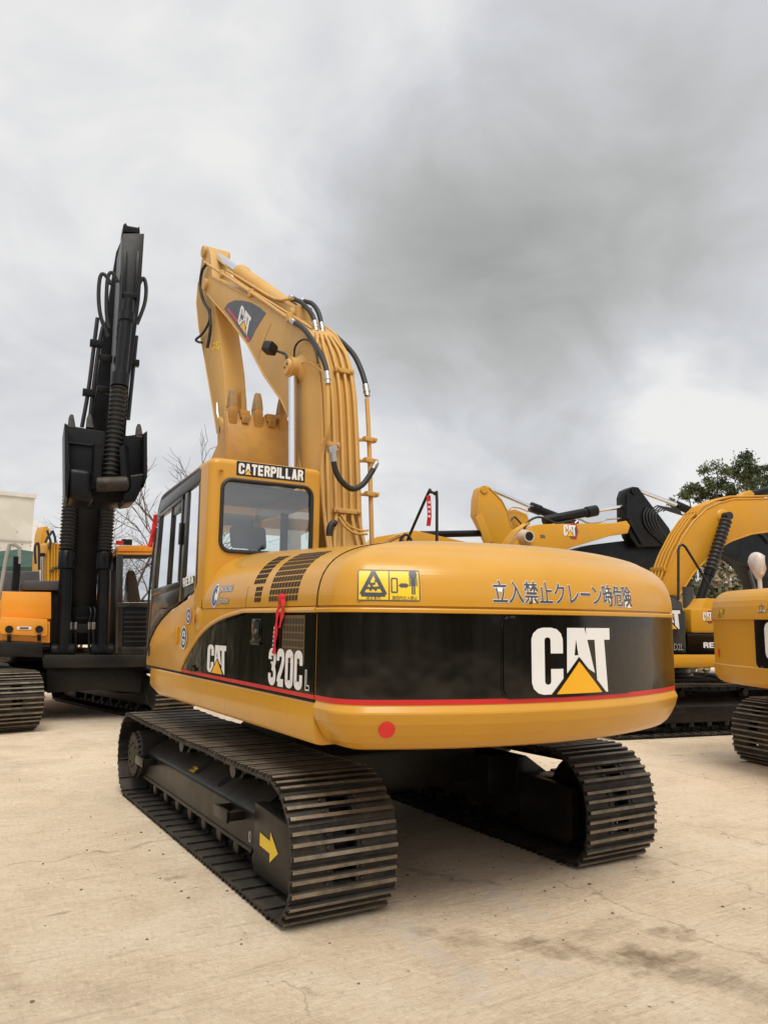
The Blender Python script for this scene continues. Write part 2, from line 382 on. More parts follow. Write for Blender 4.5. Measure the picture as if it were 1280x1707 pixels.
def tracks(root, G=2.294, w=.70, yr=-1.65, yf=1.92, zc=.412, rp=.374, shoes=True, sides=(-1, 1), frame_detail=True, slew=0.0):
    old = set(root.children)
    path, pit = track_path(yr, yf, zc, rp)
    if w not in _sh: _sh[w] = shoe_mesh(w, pit)
    for sd in sides:
        xc = sd*G/2
        ch = MB() # the link chain: two rails of links and the pin bosses
        for (y, z, a) in path:
            ca, sa = math.cos(a), math.sin(a)
            for dx in (-.085, .085):
                c = V((xc+dx, y+sa*.055, z-ca*.055)); ch.obox(c, (.019, 0, 0), V((0, ca, sa))*pit*.5, V((0, -sa, ca))*.042, FRM)
            c = V((xc, y+sa*.055+ca*pit/2, z-ca*.055+sa*pit/2)); ch.cyl(c-V((.12, 0, 0)), c+V((.12, 0, 0)), .030, FRM, 8)
        t = ch.build('track', root)
        for (y, z, a) in path:
            o = bpy.data.objects.new('track_shoe', _sh[w]); C.objects.link(o); o.parent = t
            o.location = (xc, y, z); o.rotation_euler = (a, 0, 0)
        # idler and sprocket
        b = MB(); b.lathe((xc-.09, yr, zc), (xc+.09, yr, zc), [(0, .12), (0, rp-.11), (.04, rp-.10), (.05, rp-.055), (.13, rp-.055), (.14, rp-.10), (.18, rp-.11), (.18, .12)], FRM, 32); b.cyl((xc-.16, yr, zc), (xc+.16, yr, zc), .09, FRM)
        b.build('idler', root)
        b = MB(); prof = []
        for k in range(42):
            r = rp-.05 if k % 2 else rp-.11
            a = 2*math.pi*k/42; prof.append((yf+r*math.cos(a), zc+r*math.sin(a)))
        b.prism(prof, 'x', xc-.03, xc+.03, FRM)
        sp = b.build('sprocket', root)
        b = MB(); o = xc+sd*.06; e = xc+sd*.30
        b.lathe((xc-sd*.2, yf, zc), (e, yf, zc), [(0, .235), (.28, .235), (.40, .225), (.45, .225), (.47, .20), (.49, .19), (.5, 0)], TRK, 36)
        for k in range(24):
            a = 2*math.pi*k/24; c = V((e-sd*.02, yf+.205*math.cos(a), zc+.205*math.sin(a))); b.cyl(c-V((sd*.02, 0, 0)), c+V((sd*.012, 0, 0)), .011, FRM, 6)
        for k in range(8):
            a = 2*math.pi*k/8; c = V((e, yf+.11*math.cos(a), zc+.11*math.sin(a))); b.cyl(c-V((sd*.02, 0, 0)), c+V((sd*.008, 0, 0)), .012, FRM, 6)
        b.build('final_drive', sp)
        # frame
        b = MB(); f = lambda x: xc+sd*x
        sec = [(f(.205), .215), (f(.205), .45), (f(.19), .47), (f(-.11), .665), (f(-.22), .665), (f(-.22), .215)]
        y0, y1 = yr+.53, yf-.10
        # front end cut back towards the top
        n = len(sec); ends = [.0, .0, -.02, -.30, -.30, 0]
        b.add([(x, y0, z) for x, z in sec]+[(x, y1+d, z) for (x, z), d in zip(sec, ends)], [tuple(range(n)), tuple(range(n, 2*n))]+[(i, (i+1) % n, n+(i+1) % n, n+i) for i in range(n)], FRM)
        for k in range(8):
            yy = yr+.50+k*(yf-yr-1.05)/7
            b.box(f(.15), f(.21), yy-.05, yy+.05, .13, .212, FRM)
        fo = b.build('track_frame', root, .016)
        b = MB(); b.box(f(.215) if sd > 0 else f(.215)-.0, f(.19), y0+.02, y1-.03, .206, .232, FRM); b.build('frame_flange', fo, .004)
        b = MB(); yk0 = yr-.09
        b.prism([(yk0+.05, .10), (yk0, .17), (yk0, .47), (yk0+.05, .52), (y0-.008, .545), (y0-.008, .10)], 'x', f(.215), f(.125), FRM)
        b.prism([(yk0+.05, .10), (yk0, .17), (yk0, .47), (yk0+.05, .52), (y0-.008, .545), (y0-.008, .10)], 'x', f(-.125), f(-.215), FRM)
        b.box(f(.122), f(-.122), yr+.30, y0-.01, .30, .53, FRM)
        yk = b.build('idler_yoke', fo, .022)
        if frame_detail and sd < 0:
            mp = flat((f(.2165), (yr+y0)/2-.02, .33), (0, -1, 0), (0, 0, 1))
            decal('arrow_mark', [(poly2d([(-.15, .045), (.02, .03), (.022, .085), (.15, -.015), (.02, -.10), (.02, -.045), (-.15, -.035)]), STK, .0015)], mp, yk)
            sl = V((f(-.11)-f(.19), 0, .195)).normalized(); nn = V((sd*.545, 0, .838)).normalized()
            for yy in (.30, -.27):
                b = MB(); c = V((f(.06), yy, .5545))+nn*.004
                b.face([c+sl*(.085*math.copysign(1, math.cos(a))+.045*math.cos(a))+V((0, -1, .0))*(.048*math.sin(a)) for a in [i*math.pi/8 for i in range(16)]], DRK)
                b.build('slot', fo)
            mp = flat(V((f(.15), .40, .498))+nn*.001, (0, -1, 0), sl)
            decal('warning_label', [(rect2d(-.06, .06, -.025, .03), STK, .001), (rect2d(-.05, -.01, -.015, .02), GRYD, .002), (rect2d(.0, .05, -.0, .004), GRYD, .002), (rect2d(.0, .05, -.012, -.008), GRYD, .002)], mp, fo)
            mp = flat((f(.2065), y0+.07, .30), (0, -1, 0), (0, 0, 1))
            decal('tie_down_mark', [(ring2d(0, 0, .018, .035, .006), WHT, .001)], mp, fo)
        if frame_detail:
            for yy in (1.50, -.80):
                b = MB(); 
                for dy in (-.14, .13): b.box(f(.2), f(.33), yy+dy, yy+dy+.015, .385, .445, FRM)
                b.box(f(.315), f(.335), yy-.14, yy+.145, .375, .455, FRM); b.build('step', fo, .004)
            for yy in (.75, -.55):
                b = MB(); b.lathe((xc-.16, yy, .655), (xc+.16, yy, .655), [(0, .0), (0, .06), (.05, .06), (.06, .075), (.26, .075), (.27, .06), (.32, .06), (.32, 0)], FRM, 18); b.box(xc-.02, xc+.02, yy-.03, yy+.03, .58, .66, FRM)
                b.build('carrier_roller', root)
        ro = None
        for k in range(8):
            yy = yr+.50+k*(yf-yr-1.05)/7
            if ro is None:
                b = MB(); b.lathe((-.17, 0, 0), (.17, 0, 0), [(0, 0), (0, .05), (.04, .06), (.05, .088), (.11, .088), (.12, .07), (.22, .07), (.23, .088), (.29, .088), (.30, .06), (.34, .05), (.34, 0)], TRK, 16)
                ro = b.build('track_roller', root)
            else:
                ro = ro.copy(); C.objects.link(ro)
            ro.location = (xc, yy, .185)
    b = MB() # centre frame
    b.prism([(-.75, .42), (.95, .42), (.95, .72), (.6, .86), (-.45, .86), (-.75, .72)], 'x', -G/2+.36, G/2-.36, FRM)
    b.box(-G/2+.2, -G/2+.38, -.95, -.35, .35, .66, FRM); b.box(G/2-.38, G/2-.2, -.95, -.35, .35, .66, FRM)
    b.box(-G/2+.2, -G/2+.38, .55, 1.15, .35, .66, FRM); b.box(G/2-.38, G/2-.2, .55, 1.15, .35, .66, FRM)
    b.build('centre_frame', root, .02)
    b = MB(); b.lathe((0, 0, .85), (0, 0, 1.06), [(0, 0), (0, .62), (.06, .62), (.07, .58), (.14, .58), (.15, .64), (.21, .64), (.21, 0)], FRM, 40); b.build('swing_bearing', root)

    if slew:
        for o in root.children:
            if o not in old: o.location = Matrix.Rotation(slew, 3, 'Z') @ o.location; o.rotation_euler.z += slew
# ---------------------------------------------------------------- counterweight geometry shared by the machines
RT = 2.755; WX = 1.39; FIL = .25; YS = -2.08
def plan(R=RT, wx=WX, fil=FIL, ys=YS, n=36):
    """outline of the tail from the left seam to the right seam with outward normals"""
    cx = -wx+fil; cy = -math.sqrt((R-fil)**2-cx*cx)
    out = [(-wx, ys+(cy-ys)*k/3, -1, 0) for k in range(3)]
    a1 = math.atan2(cy, cx)
    for k in range(17):
        a = -math.pi+(a1+math.pi)*k/16 if a1 < 0 else 0
        out.append((cx+fil*math.cos(a), cy+fil*math.sin(a), math.cos(a), math.sin(a)))
    for k in range(1, n):
        a = a1+(-math.pi/2-a1)*k/n; out.append((R*math.cos(a), R*math.sin(a), math.cos(a), math.sin(a)))
    out.append((0, -R, 0, -1))
    return out+[(-x, y, -nx, ny) for x, y, nx, ny in out[-2::-1]]
COVER = [(1.842, 0), (1.90, .002), (1.96, .012), (2.02, .032), (2.07, .062), (2.11, .098), (2.145, .145), (2.175, .205), (2.20, .275), (2.222, .37), (2.245, .52), (2.262, .72), (2.272, .95), (2.277, 1.2)]
def _fine(c, k=3):
    q = [V((d, z, 0)) for z, d in c]; return [(p.y, max(0.0, p.x)) for p in catmull(q, k)]
COVER = _fine(COVER)
def inset(z):
    if z < 1.842: return 0.0
    for (z0, d0), (z1, d1) in zip(COVER, COVER[1:]):
        if z <= z1: return d0+(d1-d0)*(z-z0)/(z1-z0)
    return 1.2
def shrink(p, d):
    x, y, nx, ny = p; e = min(d, .2); x -= nx*e; y -= ny*e; e2 = max(0, d-.2)
    fx = max(0, 1-e2/1.19); fy = max(0.0, 1-e2/1.05)
    return (x*(fx if e2 else 1), YS+(y-YS)*fy) if e2 else (x, y)
def counterweight(root, rows, name='counterweight', R=RT):
    """rows: [(z, inset, material of the band up to the next row)]"""
    pl = plan(R=R); b = MB(); rings = []
    for z, d, m in rows:
        rr = []
        for p in pl:
            x, y = shrink(p, d); rr.append((x, min(y, YS), z))
        rings.append(rr)
    for (r0, r1, (z, d, m)) in zip(rings, rings[1:], rows): b.sweep([r0, r1], m, closed=False)
    b.face([tuple(q) for q in rings[0]][::-1], rows[0][2]); b.face(rings[-1], rows[-2][2])
    # front wall along the seam plane
    fl = [r[0] for r in rings]+[r[-1] for r in rings][::-1]
    o = b.build(name, root, angle=50); return o
def cwmap(pxl, fr=W0, R=RT):
    """photo measurement -> (angle along the tail, height) on the counterweight"""
    z = 1.6
    for _ in range(6):
        r = R-inset(z); d = fr._d(*pxl); c = fr.c
        A = d.x**2+d.y**2; B = 2*(c.x*d.x+c.y*d.y); K = c.x**2+c.y**2-r*r
        t = (-B-math.sqrt(max(0, B*B-4*A*K)))/(2*A); q = c+d*t; z = q.z
    return math.atan2(q.x, -q.y), z
def cwpt(a, z, h, R=RT):
    d = inset(z); slope = (inset(z+.01)-inset(z-.01))/.02; n = V((math.sin(a), -math.cos(a), slope)).normalized()
    r = R-d; return V((r*math.sin(a), -r*math.cos(a), z))+n*h
def cwflat(l, r, b, t, extra=0.0):
    """map a unit box on to the tail between photo columns/rows: returns mapf and (width, height) in metres"""
    return None
# ================================================================ the main excavator
GX = 'excavators parked in the yard'
main = thing('excavator', 'large tan-yellow excavator in the middle, rear towards us, with a black-banded counterweight', 'excavator', W0, group=GX)
tracks(main)
# ---- upper deck
b = MB(); b.box(-1.30, 1.30, -2.0, 1.55, 1.06, 1.28, FRM); b.box(-.5, .5, -1.9, 1.9, 1.05, 1.10, FRM); b.box(-.55, .75, -.2, 1.6, 1.28, 1.75, FRM)
deck = b.build('deck', main, .02)
# ---- counterweight
rows = [(1.035, .30, YEL), (1.036, .155, YEL), (1.05, .105, YEL), (1.085, .062, YEL), (1.13, .032, YEL), (1.19, .002, YEL), (1.236, -.012, YEL), (1.248, -.015, YEL), (1.258, -.013, YEL), (1.288, .002, YEL), (1.295, .004, YEL), (1.297, .001, RED), (1.326, .001, BLK), (1.802, .001, YEL), (1.803, -.007, YEL), (1.806, -.010, YEL), (1.822, -.010, YEL), (1.828, -.006, YEL), (1.830, .012, YEL), (1.841, .012, YEL)]
rows += [(z, d, YEL) for z, d in COVER]
cw = counterweight(main, rows)
def cwbox(px0, px1, py0, py1, xm=None):
    """angles and heights spanned on the tail by a box of the photo"""
    ym = (py0+py1)/2; xm = xm or (px0+px1)/2
    a0, a1 = cwmap((px0, ym))[0], cwmap((px1, ym))[0]
    return a0, a1, cwmap((xm, py1))[1], cwmap((xm, py0))[1]
def cwmapper(a0, a1, z0, z1, yaw=0.0):
    am = (a0+a1)/2
    return lambda x, y, h: cwpt(am+(x/RT), z0+y, h)
# raised plate behind the big mark
a0, a1, z0, z1 = cwbox(838, 1048, 1031, 1164)
z0, z1 = 1.335, 1.790
w_ = (a1-a0)*RT
decal('emblem_plate', [(poly2d(rrect(-w_/2-.012, w_/2+.012, -.012, z1-z0+.004, .05)), BLK, .003), (poly2d(rrect(-w_/2, w_/2, 0, z1-z0-.008, .045)), BLK, .010)], cwmapper(a0, a1, z0, z1), cw, .05)
a0, a1, z0, z1 = cwbox(884, 1014, 1045, 1161)
z0 = 1.342; z1 = 1.728
w_ = (a1-a0)*RT
decal('emblem', [(g, m, h+.0085) for g, m, h in catmark(w_, z1-z0, -w_/2, 0)], cwmapper(a0, a1, z0, z1), cw, .03)
# warning sticker: pinch hazard triangle and keep-clear pictogram
a0, a1, z0, z1 = cwbox(596, 700, 950, 1002)
w_ = (a1-a0)*RT; hh = z1-z0; X = lambda f: -w_/2+f*w_; Yy = lambda f: f*hh
def warn(X, Yy, s):
    L = [(rect2d(X(0), X(1), Yy(0), Yy(1)), STK, .0015)]
    for p, q in (((.01, .02), (.01, .98)), ((.99, .02), (.99, .98)), ((.01, .02), (.99, .02)), ((.01, .98), (.99, .98)), ((.5, .02), (.5, .98))):
        L.append((line2d((X(p[0]), Yy(p[1])), (X(q[0]), Yy(q[1])), .006*s), GRYD, .0025))
    tri = [(.06, .20), (.44, .20), (.25, .93)]
    for i in range(3): L.append((line2d((X(tri[i][0]), Yy(tri[i][1])), (X(tri[(i+1) % 3][0]), Yy(tri[(i+1) % 3][1])), .022*s), GRYD, .003))
    for p, q in (((.14, .40), (.36, .42)), ((.19, .58), (.23, .44)), ((.23, .44), (.30, .33)), ((.23, .44), (.20, .32)), ((.20, .52), (.28, .55)), ((.27, .62), (.31, .64))): L.append((line2d((X(p[0]), Yy(p[1])), (X(q[0]), Yy(q[1])), .012*s), GRYD, .003))
    L += [(fit2d(text2d('はさまれ', 1, .012), X(.14), X(.37), Yy(.05), Yy(.15)), GRYD, .003), (fit2d(text2d('旋回内立入禁止', 1, .008), X(.55), X(.95), Yy(.05), Yy(.17)), GRYD, .003)]
    for p, q in (((.54, .28), (.54, .72)), ((.63, .28), (.63, .72)), ((.54, .28), (.63, .28)), ((.54, .72), (.63, .72))): L.append((line2d((X(p[0]), Yy(p[1])), (X(q[0]), Yy(q[1])), .008*s), GRYD, .003))
    L += [(line2d((X(.69), Yy(.5)), (X(.78), Yy(.5)), .022*s), GRYD, .003), (poly2d([(X(.65), Yy(.5)), (X(.70), Yy(.42)), (X(.70), Yy(.58))]), GRYD, .003), (poly2d([(X(.82), Yy(.5)), (X(.77), Yy(.42)), (X(.77), Yy(.58))]), GRYD, .003)]
    L += [(ell2d(X(.89), Yy(.86), .024*s, .026*s, 14), GRYD, .003), (rect2d(X(.85), X(.93), Yy(.50), Yy(.78)), GRYD, .003), (rect2d(X(.86), X(.885), Yy(.22), Yy(.50)), GRYD, .003), (rect2d(X(.895), X(.92), Yy(.22), Yy(.50)), GRYD, .003), (rect2d(X(.825), X(.842), Yy(.48), Yy(.77)), GRYD, .003), (rect2d(X(.938), X(.955), Yy(.48), Yy(.77)), GRYD, .003)]
    return L
decal('warning_sticker', warn(X, Yy, 1.0), cwmapper(a0, a1, z0, z1), cw, .03)
# painted line of Japanese lettering: dark characters with a white outline
a0, a1, z0, z1 = cwbox(821, 1049, 968, 1006)
w_ = (a1-a0)*RT
s_ = '立入禁止クレーン時危険'
g0 = text2d(s_, 1, .0)
bx = (min(v[0] for v in g0[0]), max(v[0] for v in g0[0]), min(v[1] for v in g0[0]), max(v[1] for v in g0[0]))
zA, zB = 1.866, 1.998
kx = w_/(bx[1]-bx[0]); ky = (zB-zA)/(bx[3]-bx[2])
fitj = lambda g: ([(-w_/2+(x-bx[0])*kx, (y-bx[2])*ky) for x, y in g[0]], g[1])
decal('lettering', [(fitj(text2d(s_, 1, .034)), WHT, .0018), (fitj(text2d(s_, 1, .008)), GRYD, .0036)], cwmapper(a0, a1, zA, zB), cw, .03)
# small sticker round the right-hand corner
pl = plan(); cxr, cyr = WX-FIL, -math.sqrt((RT-FIL)**2-(WX-FIL)**2)
def rcorner(t, z, h):
    d = inset(z); r = FIL-d+h; return V((cxr+r*math.cos(t), cyr+r*math.sin(t), z))
ma = lambda x, y, h: rcorner(-.62+x/FIL, 1.868+y, h)
decal('warning_sticker', [(rect2d(-.045, .045, 0, .155), STK, .0015), (line2d((-.035, .06), (0, .145), .006), GRYD, .003), (line2d((.035, .06), (0, .145), .006), GRYD, .003), (line2d((-.035, .06), (.035, .06), .006), GRYD, .003), (rect2d(-.03, .03, .035, .045), GRYD, .003), (rect2d(-.03, .03, .018, .026), GRYD, .003)], ma, cw, .02)
# red round reflectors on the skirt
def skirt(x, y, h):
    z = y; d = 0
    for (za, da, _), (zb_, db, _) in zip(rows[1:], rows[2:]):
        if za <= z <= zb_: d = da+(db-da)*(z-za)/(zb_-za)
    a = x; r = RT-d+h; return V((r*math.sin(a), -r*math.cos(a), z))
aR = cwmap((645, 1210))[0]
decal('reflector', [(([(aR+x/RT, 1.163+y) for x, y in ell2d(0, 0, .047, .047)[0]], [tuple(range(28))]), REDD, .004)], skirt, cw)
mr = lambda x, y, h: V((cxr+(FIL+h-.012)*math.cos(-.30+x/FIL), cyr+(FIL+h-.012)*math.sin(-.30+x/FIL), 1.17+y))
decal('reflector', [(ell2d(0, 0, .045, .055), REDD, .016)], mr, cw)

# ---- hood
def hsec(y, side=-1):
    """cross-section of the hood at y: from the side lip up and over to the middle"""
    t = (y-YS)/(.08-YS); k = 1+.27*t; out = []
    for z, d in COVER: out.append((side*(WX-min(d*(1+.25*t), 1.385)), 1.842+(z-1.842)*k))
    return out
ysL = [YS+.006+i*(.08-YS-.006)/24 for i in range(25)]
b = MB()
ringsL = []
for y in ysL:
    s = [(min(p[0], -.365-.0005*(60-i)), p[1]) for i, p in enumerate(hsec(y)[:-4])]; s.append((-.36, 1.842+(2.255-1.842)*(1+.27*(y-YS)/(.08-YS))+.012)); ringsL.append([(x, y, z) for x, z in [(-WX+.012, 1.80), (-WX+.012, 1.838)]+s])
b.sweep(ringsL, YEL, cap=False, closed=False)
b.face([tuple(p) for p in ringsL[-1]]+[(-.36, .08, 1.8)], YEL)
ysR = [y for y in ysL if y < -.42]
ringsR = [[(x, y, z) for x, z in ([r for r in [(-.36, 1.842+(2.255-1.842)*(1+.27*(y-YS)/(.08-YS))+.012)]]+[p for p in hsec(y) if -.36 < p[0]]+[p for p in hsec(y, 1)][::-1]+[(WX-.012, 1.838), (WX-.012, 1.30)])] for y in ysR]
n = min(len(r) for r in ringsR); ringsR = [r[-n:] for r in ringsR]
b.sweep(ringsR, YEL, cap=False, closed=False)
b.face([tuple(p) for p in ringsR[-1]]+[(-.36, ysR[-1], 1.3)], YEL)
hood = b.build('engine_hood', main, angle=35)
def hpt(y, u, h):
    """point on the left flank of the hood: u metres up along the section"""
    s = hsec(y); acc = 0
    for (x0, z0), (x1, z1) in zip(s, s[1:]):
        l = math.hypot(x1-x0, z1-z0)
        if acc+l >= u: break
        acc += l
    t = (u-acc)/l; nx, nz = -(z1-z0)/l, (x1-x0)/l
    return V((x0+(x1-x0)*t+nx*h, y, z0+(z1-z0)*t+nz*h))
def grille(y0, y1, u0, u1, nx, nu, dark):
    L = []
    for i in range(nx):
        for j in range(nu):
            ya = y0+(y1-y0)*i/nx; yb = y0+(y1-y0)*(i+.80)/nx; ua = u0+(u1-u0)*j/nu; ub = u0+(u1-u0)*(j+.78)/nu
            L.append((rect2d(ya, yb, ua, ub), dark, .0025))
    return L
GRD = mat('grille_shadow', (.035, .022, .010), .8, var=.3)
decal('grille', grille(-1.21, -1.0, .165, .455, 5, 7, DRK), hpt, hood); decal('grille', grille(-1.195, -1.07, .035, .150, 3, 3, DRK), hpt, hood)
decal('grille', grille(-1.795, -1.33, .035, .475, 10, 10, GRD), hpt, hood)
# seams of the hood
b = MB()
def seam(y, h=.0012):
    return [hpt(y, u, h) for u in [i*.05 for i in range(15)]]
b.tube(seam(YS+.002, .000), .006, DRK, 6); b.build('hood_seam', hood)
b = MB(); b.tube(seam(.078, .0), .006, DRK, 6); b.build('hood_seam', hood)
b = MB(); b.tube([hpt(-.915, u, -.001) for u in [i*.03 for i in range(6)]], .003, DRK, 5); b.build('hood_seam', hood)
# company mark on the hood: swoosh ring with two lines of small print
cy_, cz_ = -.40, .10
mh = lambda x, y, h: hpt(cy_-x, cz_+y, h+.002)
decal('company_mark', [(ell2d(-.17, 0, .072, .095), WHT, .0015), (ring2d(-.17, 0, .064, .085, .026, 24, 60, 330), BLU, .0025), (ring2d(-.165, .0, .035, .055, .02, 24, 20, 280), GREYH, .0032),
    (fit2d(text2d('JHOSONE', 1, .03, .8), -.078, .20, .006, .072), BLU, .0015), (fit2d(text2d('JHOSONE', 1, .0, .8), -.074, .196, .012, .066), WHT, .0027),
    (fit2d(text2d('Earth-mover', 1, .03, .8), -.078, .16, -.07, -.012), GREYH, .0015), (fit2d(text2d('Earth-mover', 1, .0, .8), -.074, .156, -.065, -.017), WHT, .0027)], mh, hood)

# ---- left side: yellow body, black doors, red stripe, skirt
XB = -1.3862
arch_px = [(304, 1116), (312, 1098), (322, 1080), (334, 1062), (348, 1047), (364, 1036), (382, 1028), (400, 1023), (416, 1021)]
arch = [(W0.X(x, y, -1.39).y, W0.X(x, y, -1.39).z) for x, y in arch_px]
arch = [(y, z) for y, z in arch]; ztop = 1.801
arch[-1] = (arch[-1][0], ztop)
b = MB()
body = [(YS+.005, 1.295), (1.80, 1.295), (1.80, 1.34), (1.755, 1.45), (1.66, 1.555), (1.50, 1.66), (1.30, 1.745), (1.05, 1.82), (.78, 1.875), (.52, 1.925), (.34, 1.975), (.22, 2.06), (.10, 2.06), (.088, 1.838), (YS+.005, 1.838)]
b.prism(body, 'x', XB, -1.05, YEL)
side = b.build('side_body', main, .012)
def xplate(name, poly, m, par, t=.006, x=XB, bev=.0):
    q = MB(); q.prism(poly, 'x', x-.0005-t, x-.0005, m); return q.build(name, par, bev)
# black doors (three leaves) with the red stripe along their foot
zb = 1.326
front = [p for p in arch if p[0] > .028]
ysplit = .022; zsp = 1.72
for a_, b_ in zip(arch, arch[1:]):
    if a_[0] >= ysplit >= b_[0]: zsp = a_[1]+(b_[1]-a_[1])*(a_[0]-ysplit)/(a_[0]-b_[0])
arch[0] = (arch[0][0], zb)
mid = [(ysplit-.006, zb), (ysplit-.006, zsp+.002)]+[p for p in arch if p[0] < ysplit-.01]+[(-.908, ztop), (-.908, zb)]
d1 = xplate('front_door', [p for p in arch if p[0] > ysplit+.004]+[(ysplit, zsp), (ysplit, zb)], BLK, main)
d2 = xplate('middle_door', mid, BLK, main)
d3 = xplate('rear_door', [(-.916, zb), (-.916, ztop), (YS+.012, ztop), (YS+.012, zb)], BLK, main)
xplate('red_stripe', [(arch[0][0]+.03, 1.300), (arch[0][0]+.0, 1.324), (YS+.012, 1.324), (YS+.012, 1.300)], RED, side, .007)
# pressed lip over the arch and along the top of the doors
b = MB(); lip = [(1.0, 1.303)]+[(arch[0][0]+.02, 1.33)]+[(y+.012*(1 if i < 5 else .3), z+.012) for i, (y, z) in enumerate(arch[1:-1])]+[(-.91, ztop+.016), (-1.5, ztop+.016), (YS+.012, ztop+.016)]
b.tube([(XB-.004, y, z) for y, z in lip[1:]], .017, YEL, 8, 3); b.build('door_lip', side)
xf = lambda y, z: flat((XB-.0065, y, z), (0, -1, 0), (0, 0, 1))
q0 = W0.X(347, 1122, -1.385); q1 = W0.X(380, 1070, -1.385); q2 = W0.X(347, 1070, -1.385)
decal('emblem', catmark(q0.y-q1.y, q2.z-q0.z-.03, 0, 0), xf(q0.y, q0.z+.012), d2)
q0 = W0.X(449, 1148, -1.385); q1 = W0.X(507, 1093, -1.385); q2 = W0.X(449, 1091, -1.385)
decal('model_number', heavy('320C', 0, q0.y-q1.y, 0, .235, WHT, .002), xf(q0.y, 1.336), d3)
lw, lh = .055, .115
decal('model_number', [(line2d((.004, 0), (.004, lh), .007), WHT, .002), (line2d((.020, .026), (.020, lh), .006), WHT, .002), (line2d((0.001, 0), (lw, 0), .007), WHT, .002), (line2d((.017, .026), (lw, .026), .006), WHT, .002), (line2d((0, lh), (.023, lh), .006), WHT, .002), (line2d((lw, -.003), (lw, .029), .006), WHT, .002)], xf(-1.945, 1.345), d3)
# latch with keyhole
lq = W0.X(430, 1050, -1.385)
b = MB(); b.box(XB-.013, XB-.006, lq.y-.085, lq.y+.085, lq.z-.085, lq.z+.075, BLK); b.box(XB-.02, XB-.012, lq.y-.08, lq.y+.085, lq.z-.10, lq.z-.07, FRM)
lt = b.build('latch', d3, .004)
b = MB(); b.box(XB-.0145, XB-.0135, lq.y-.055, lq.y+.045, lq.z-.055, lq.z+.055, DRK); b.cyl((XB-.014, lq.y-.01, lq.z-.01), (XB-.024, lq.y-.01, lq.z-.01), .018, STL, 12); b.build('keyhole', lt)
# fine mesh window in the rear door
L = []
for i in range(7):
    for j in range(6): L.append((rect2d(.0+i*.045, .037+i*.045, j*.046, .036+j*.046), GRD, .0012))
mg = W0.X(470, 1025, -1.385)
decal('mesh_panel', [(rect2d(-.01, .32, -.01, .285), mat('mesh_brown', (.13, .075, .02), .7), .0006)]+L, xf(-1.60, 1.50), d3)
b = MB(); b.bar((XB-.012, .30, 1.335), (XB-.012, .16, 1.345), .02, .03, FRM); b.cyl((XB-.012, .23, 1.33), (XB-.012, .23, 1.375), .014, FRM, 8); b.build('door_catch', d1)
# skirt below
sk = [(-1.375+.0, 1.045), (-1.39, 1.075), (-1.393, 1.18), (-1.386, 1.27), (-1.375, 1.284), (-1.0, 1.284), (-1.0, 1.045), (-1.33, 1.036)]
b = MB(); ys_ = [YS+.012, -1.2, -.3, .6, 1.3, 1.62, 1.76, 1.83]; rs = []
for i, y in enumerate(ys_):
    up = max(0, (y-1.3))*.16; inn = 0 if y < 1.6 else (y-1.6)*.35
    rs.append([(x+inn, y, z+(up if z < 1.1 else up*.5 if z < 1.2 else 0)) for x, z in sk])
b.sweep(rs, YEL); b.build('skirt_panel', main, .006)
b = MB(); b.box(XB+.004, -1.1, YS+.02, 1.79, 1.280, 1.298, DRK); b.build('panel_gap', side)
# front lamp-hole, handles, round stickers on the yellow body
q = W0.X(252, 1085, -1.385)
decal('recess', [(poly2d(rrect(-.035, .035, -.055, .055, .03)), DRK, .001)], flat((XB-.0005, 1.70, 1.435), (0, -1, 0), (0, 0, 1)), side)
q = W0.X(296, 1060, -1.385)
b = MB(); b.box(XB-.02, XB, q.y-.03, q.y+.06, q.z-.075, q.z+.085, YEL); b.build('hinge_cover', side, .006)
def round_sticker(px, py, rx, rz, cols):
    q = W0.X(px, py, -1.385); L = [(ell2d(0, 0, rx, rz), WHT, .001), (ring2d(0, 0, rx*.86, rz*.88, rx*.28), cols[0], .002), (ell2d(0, 0, rx*.5, rz*.5), WHT, .002)]
    for k in range(9): a = k*2.4; L.append((ell2d(rx*.33*math.cos(a)*(k % 3)/2, rz*.4*math.sin(a)*(k % 4)/3, rx*.15, rz*.12, 8), cols[k % len(cols)], .003))
    return decal('round_sticker', L, xf(q.y, q.z), side)
round_sticker(316, 1027, .075, .068, [PUR, STK, PUR]); round_sticker(308, 1063, .092, .10, [GRYD, PUR, STK, BLU])
q = W0.X(331, 1030, -1.385)
b = MB(); b.lathe((XB+.02, q.y, q.z), (XB-.016, q.y, q.z), [(0, .10), (.02, .10), (.03, .08), (.036, 0)], YEL, 24); b.build('pressed_boss', side)
decal('small_label', [(rect2d(-.012, .012, -.04, .04), RED, .001), (rect2d(-.008, .008, -.03, -.005), GRYD, .002)], xf(q.y+.02, q.z-.01+.0), side).location = (-.014, 0, 0)

# ---- cab
cab = MB()
XL, XR, Y0, ZT = -1.392, -.36, .0, 3.112
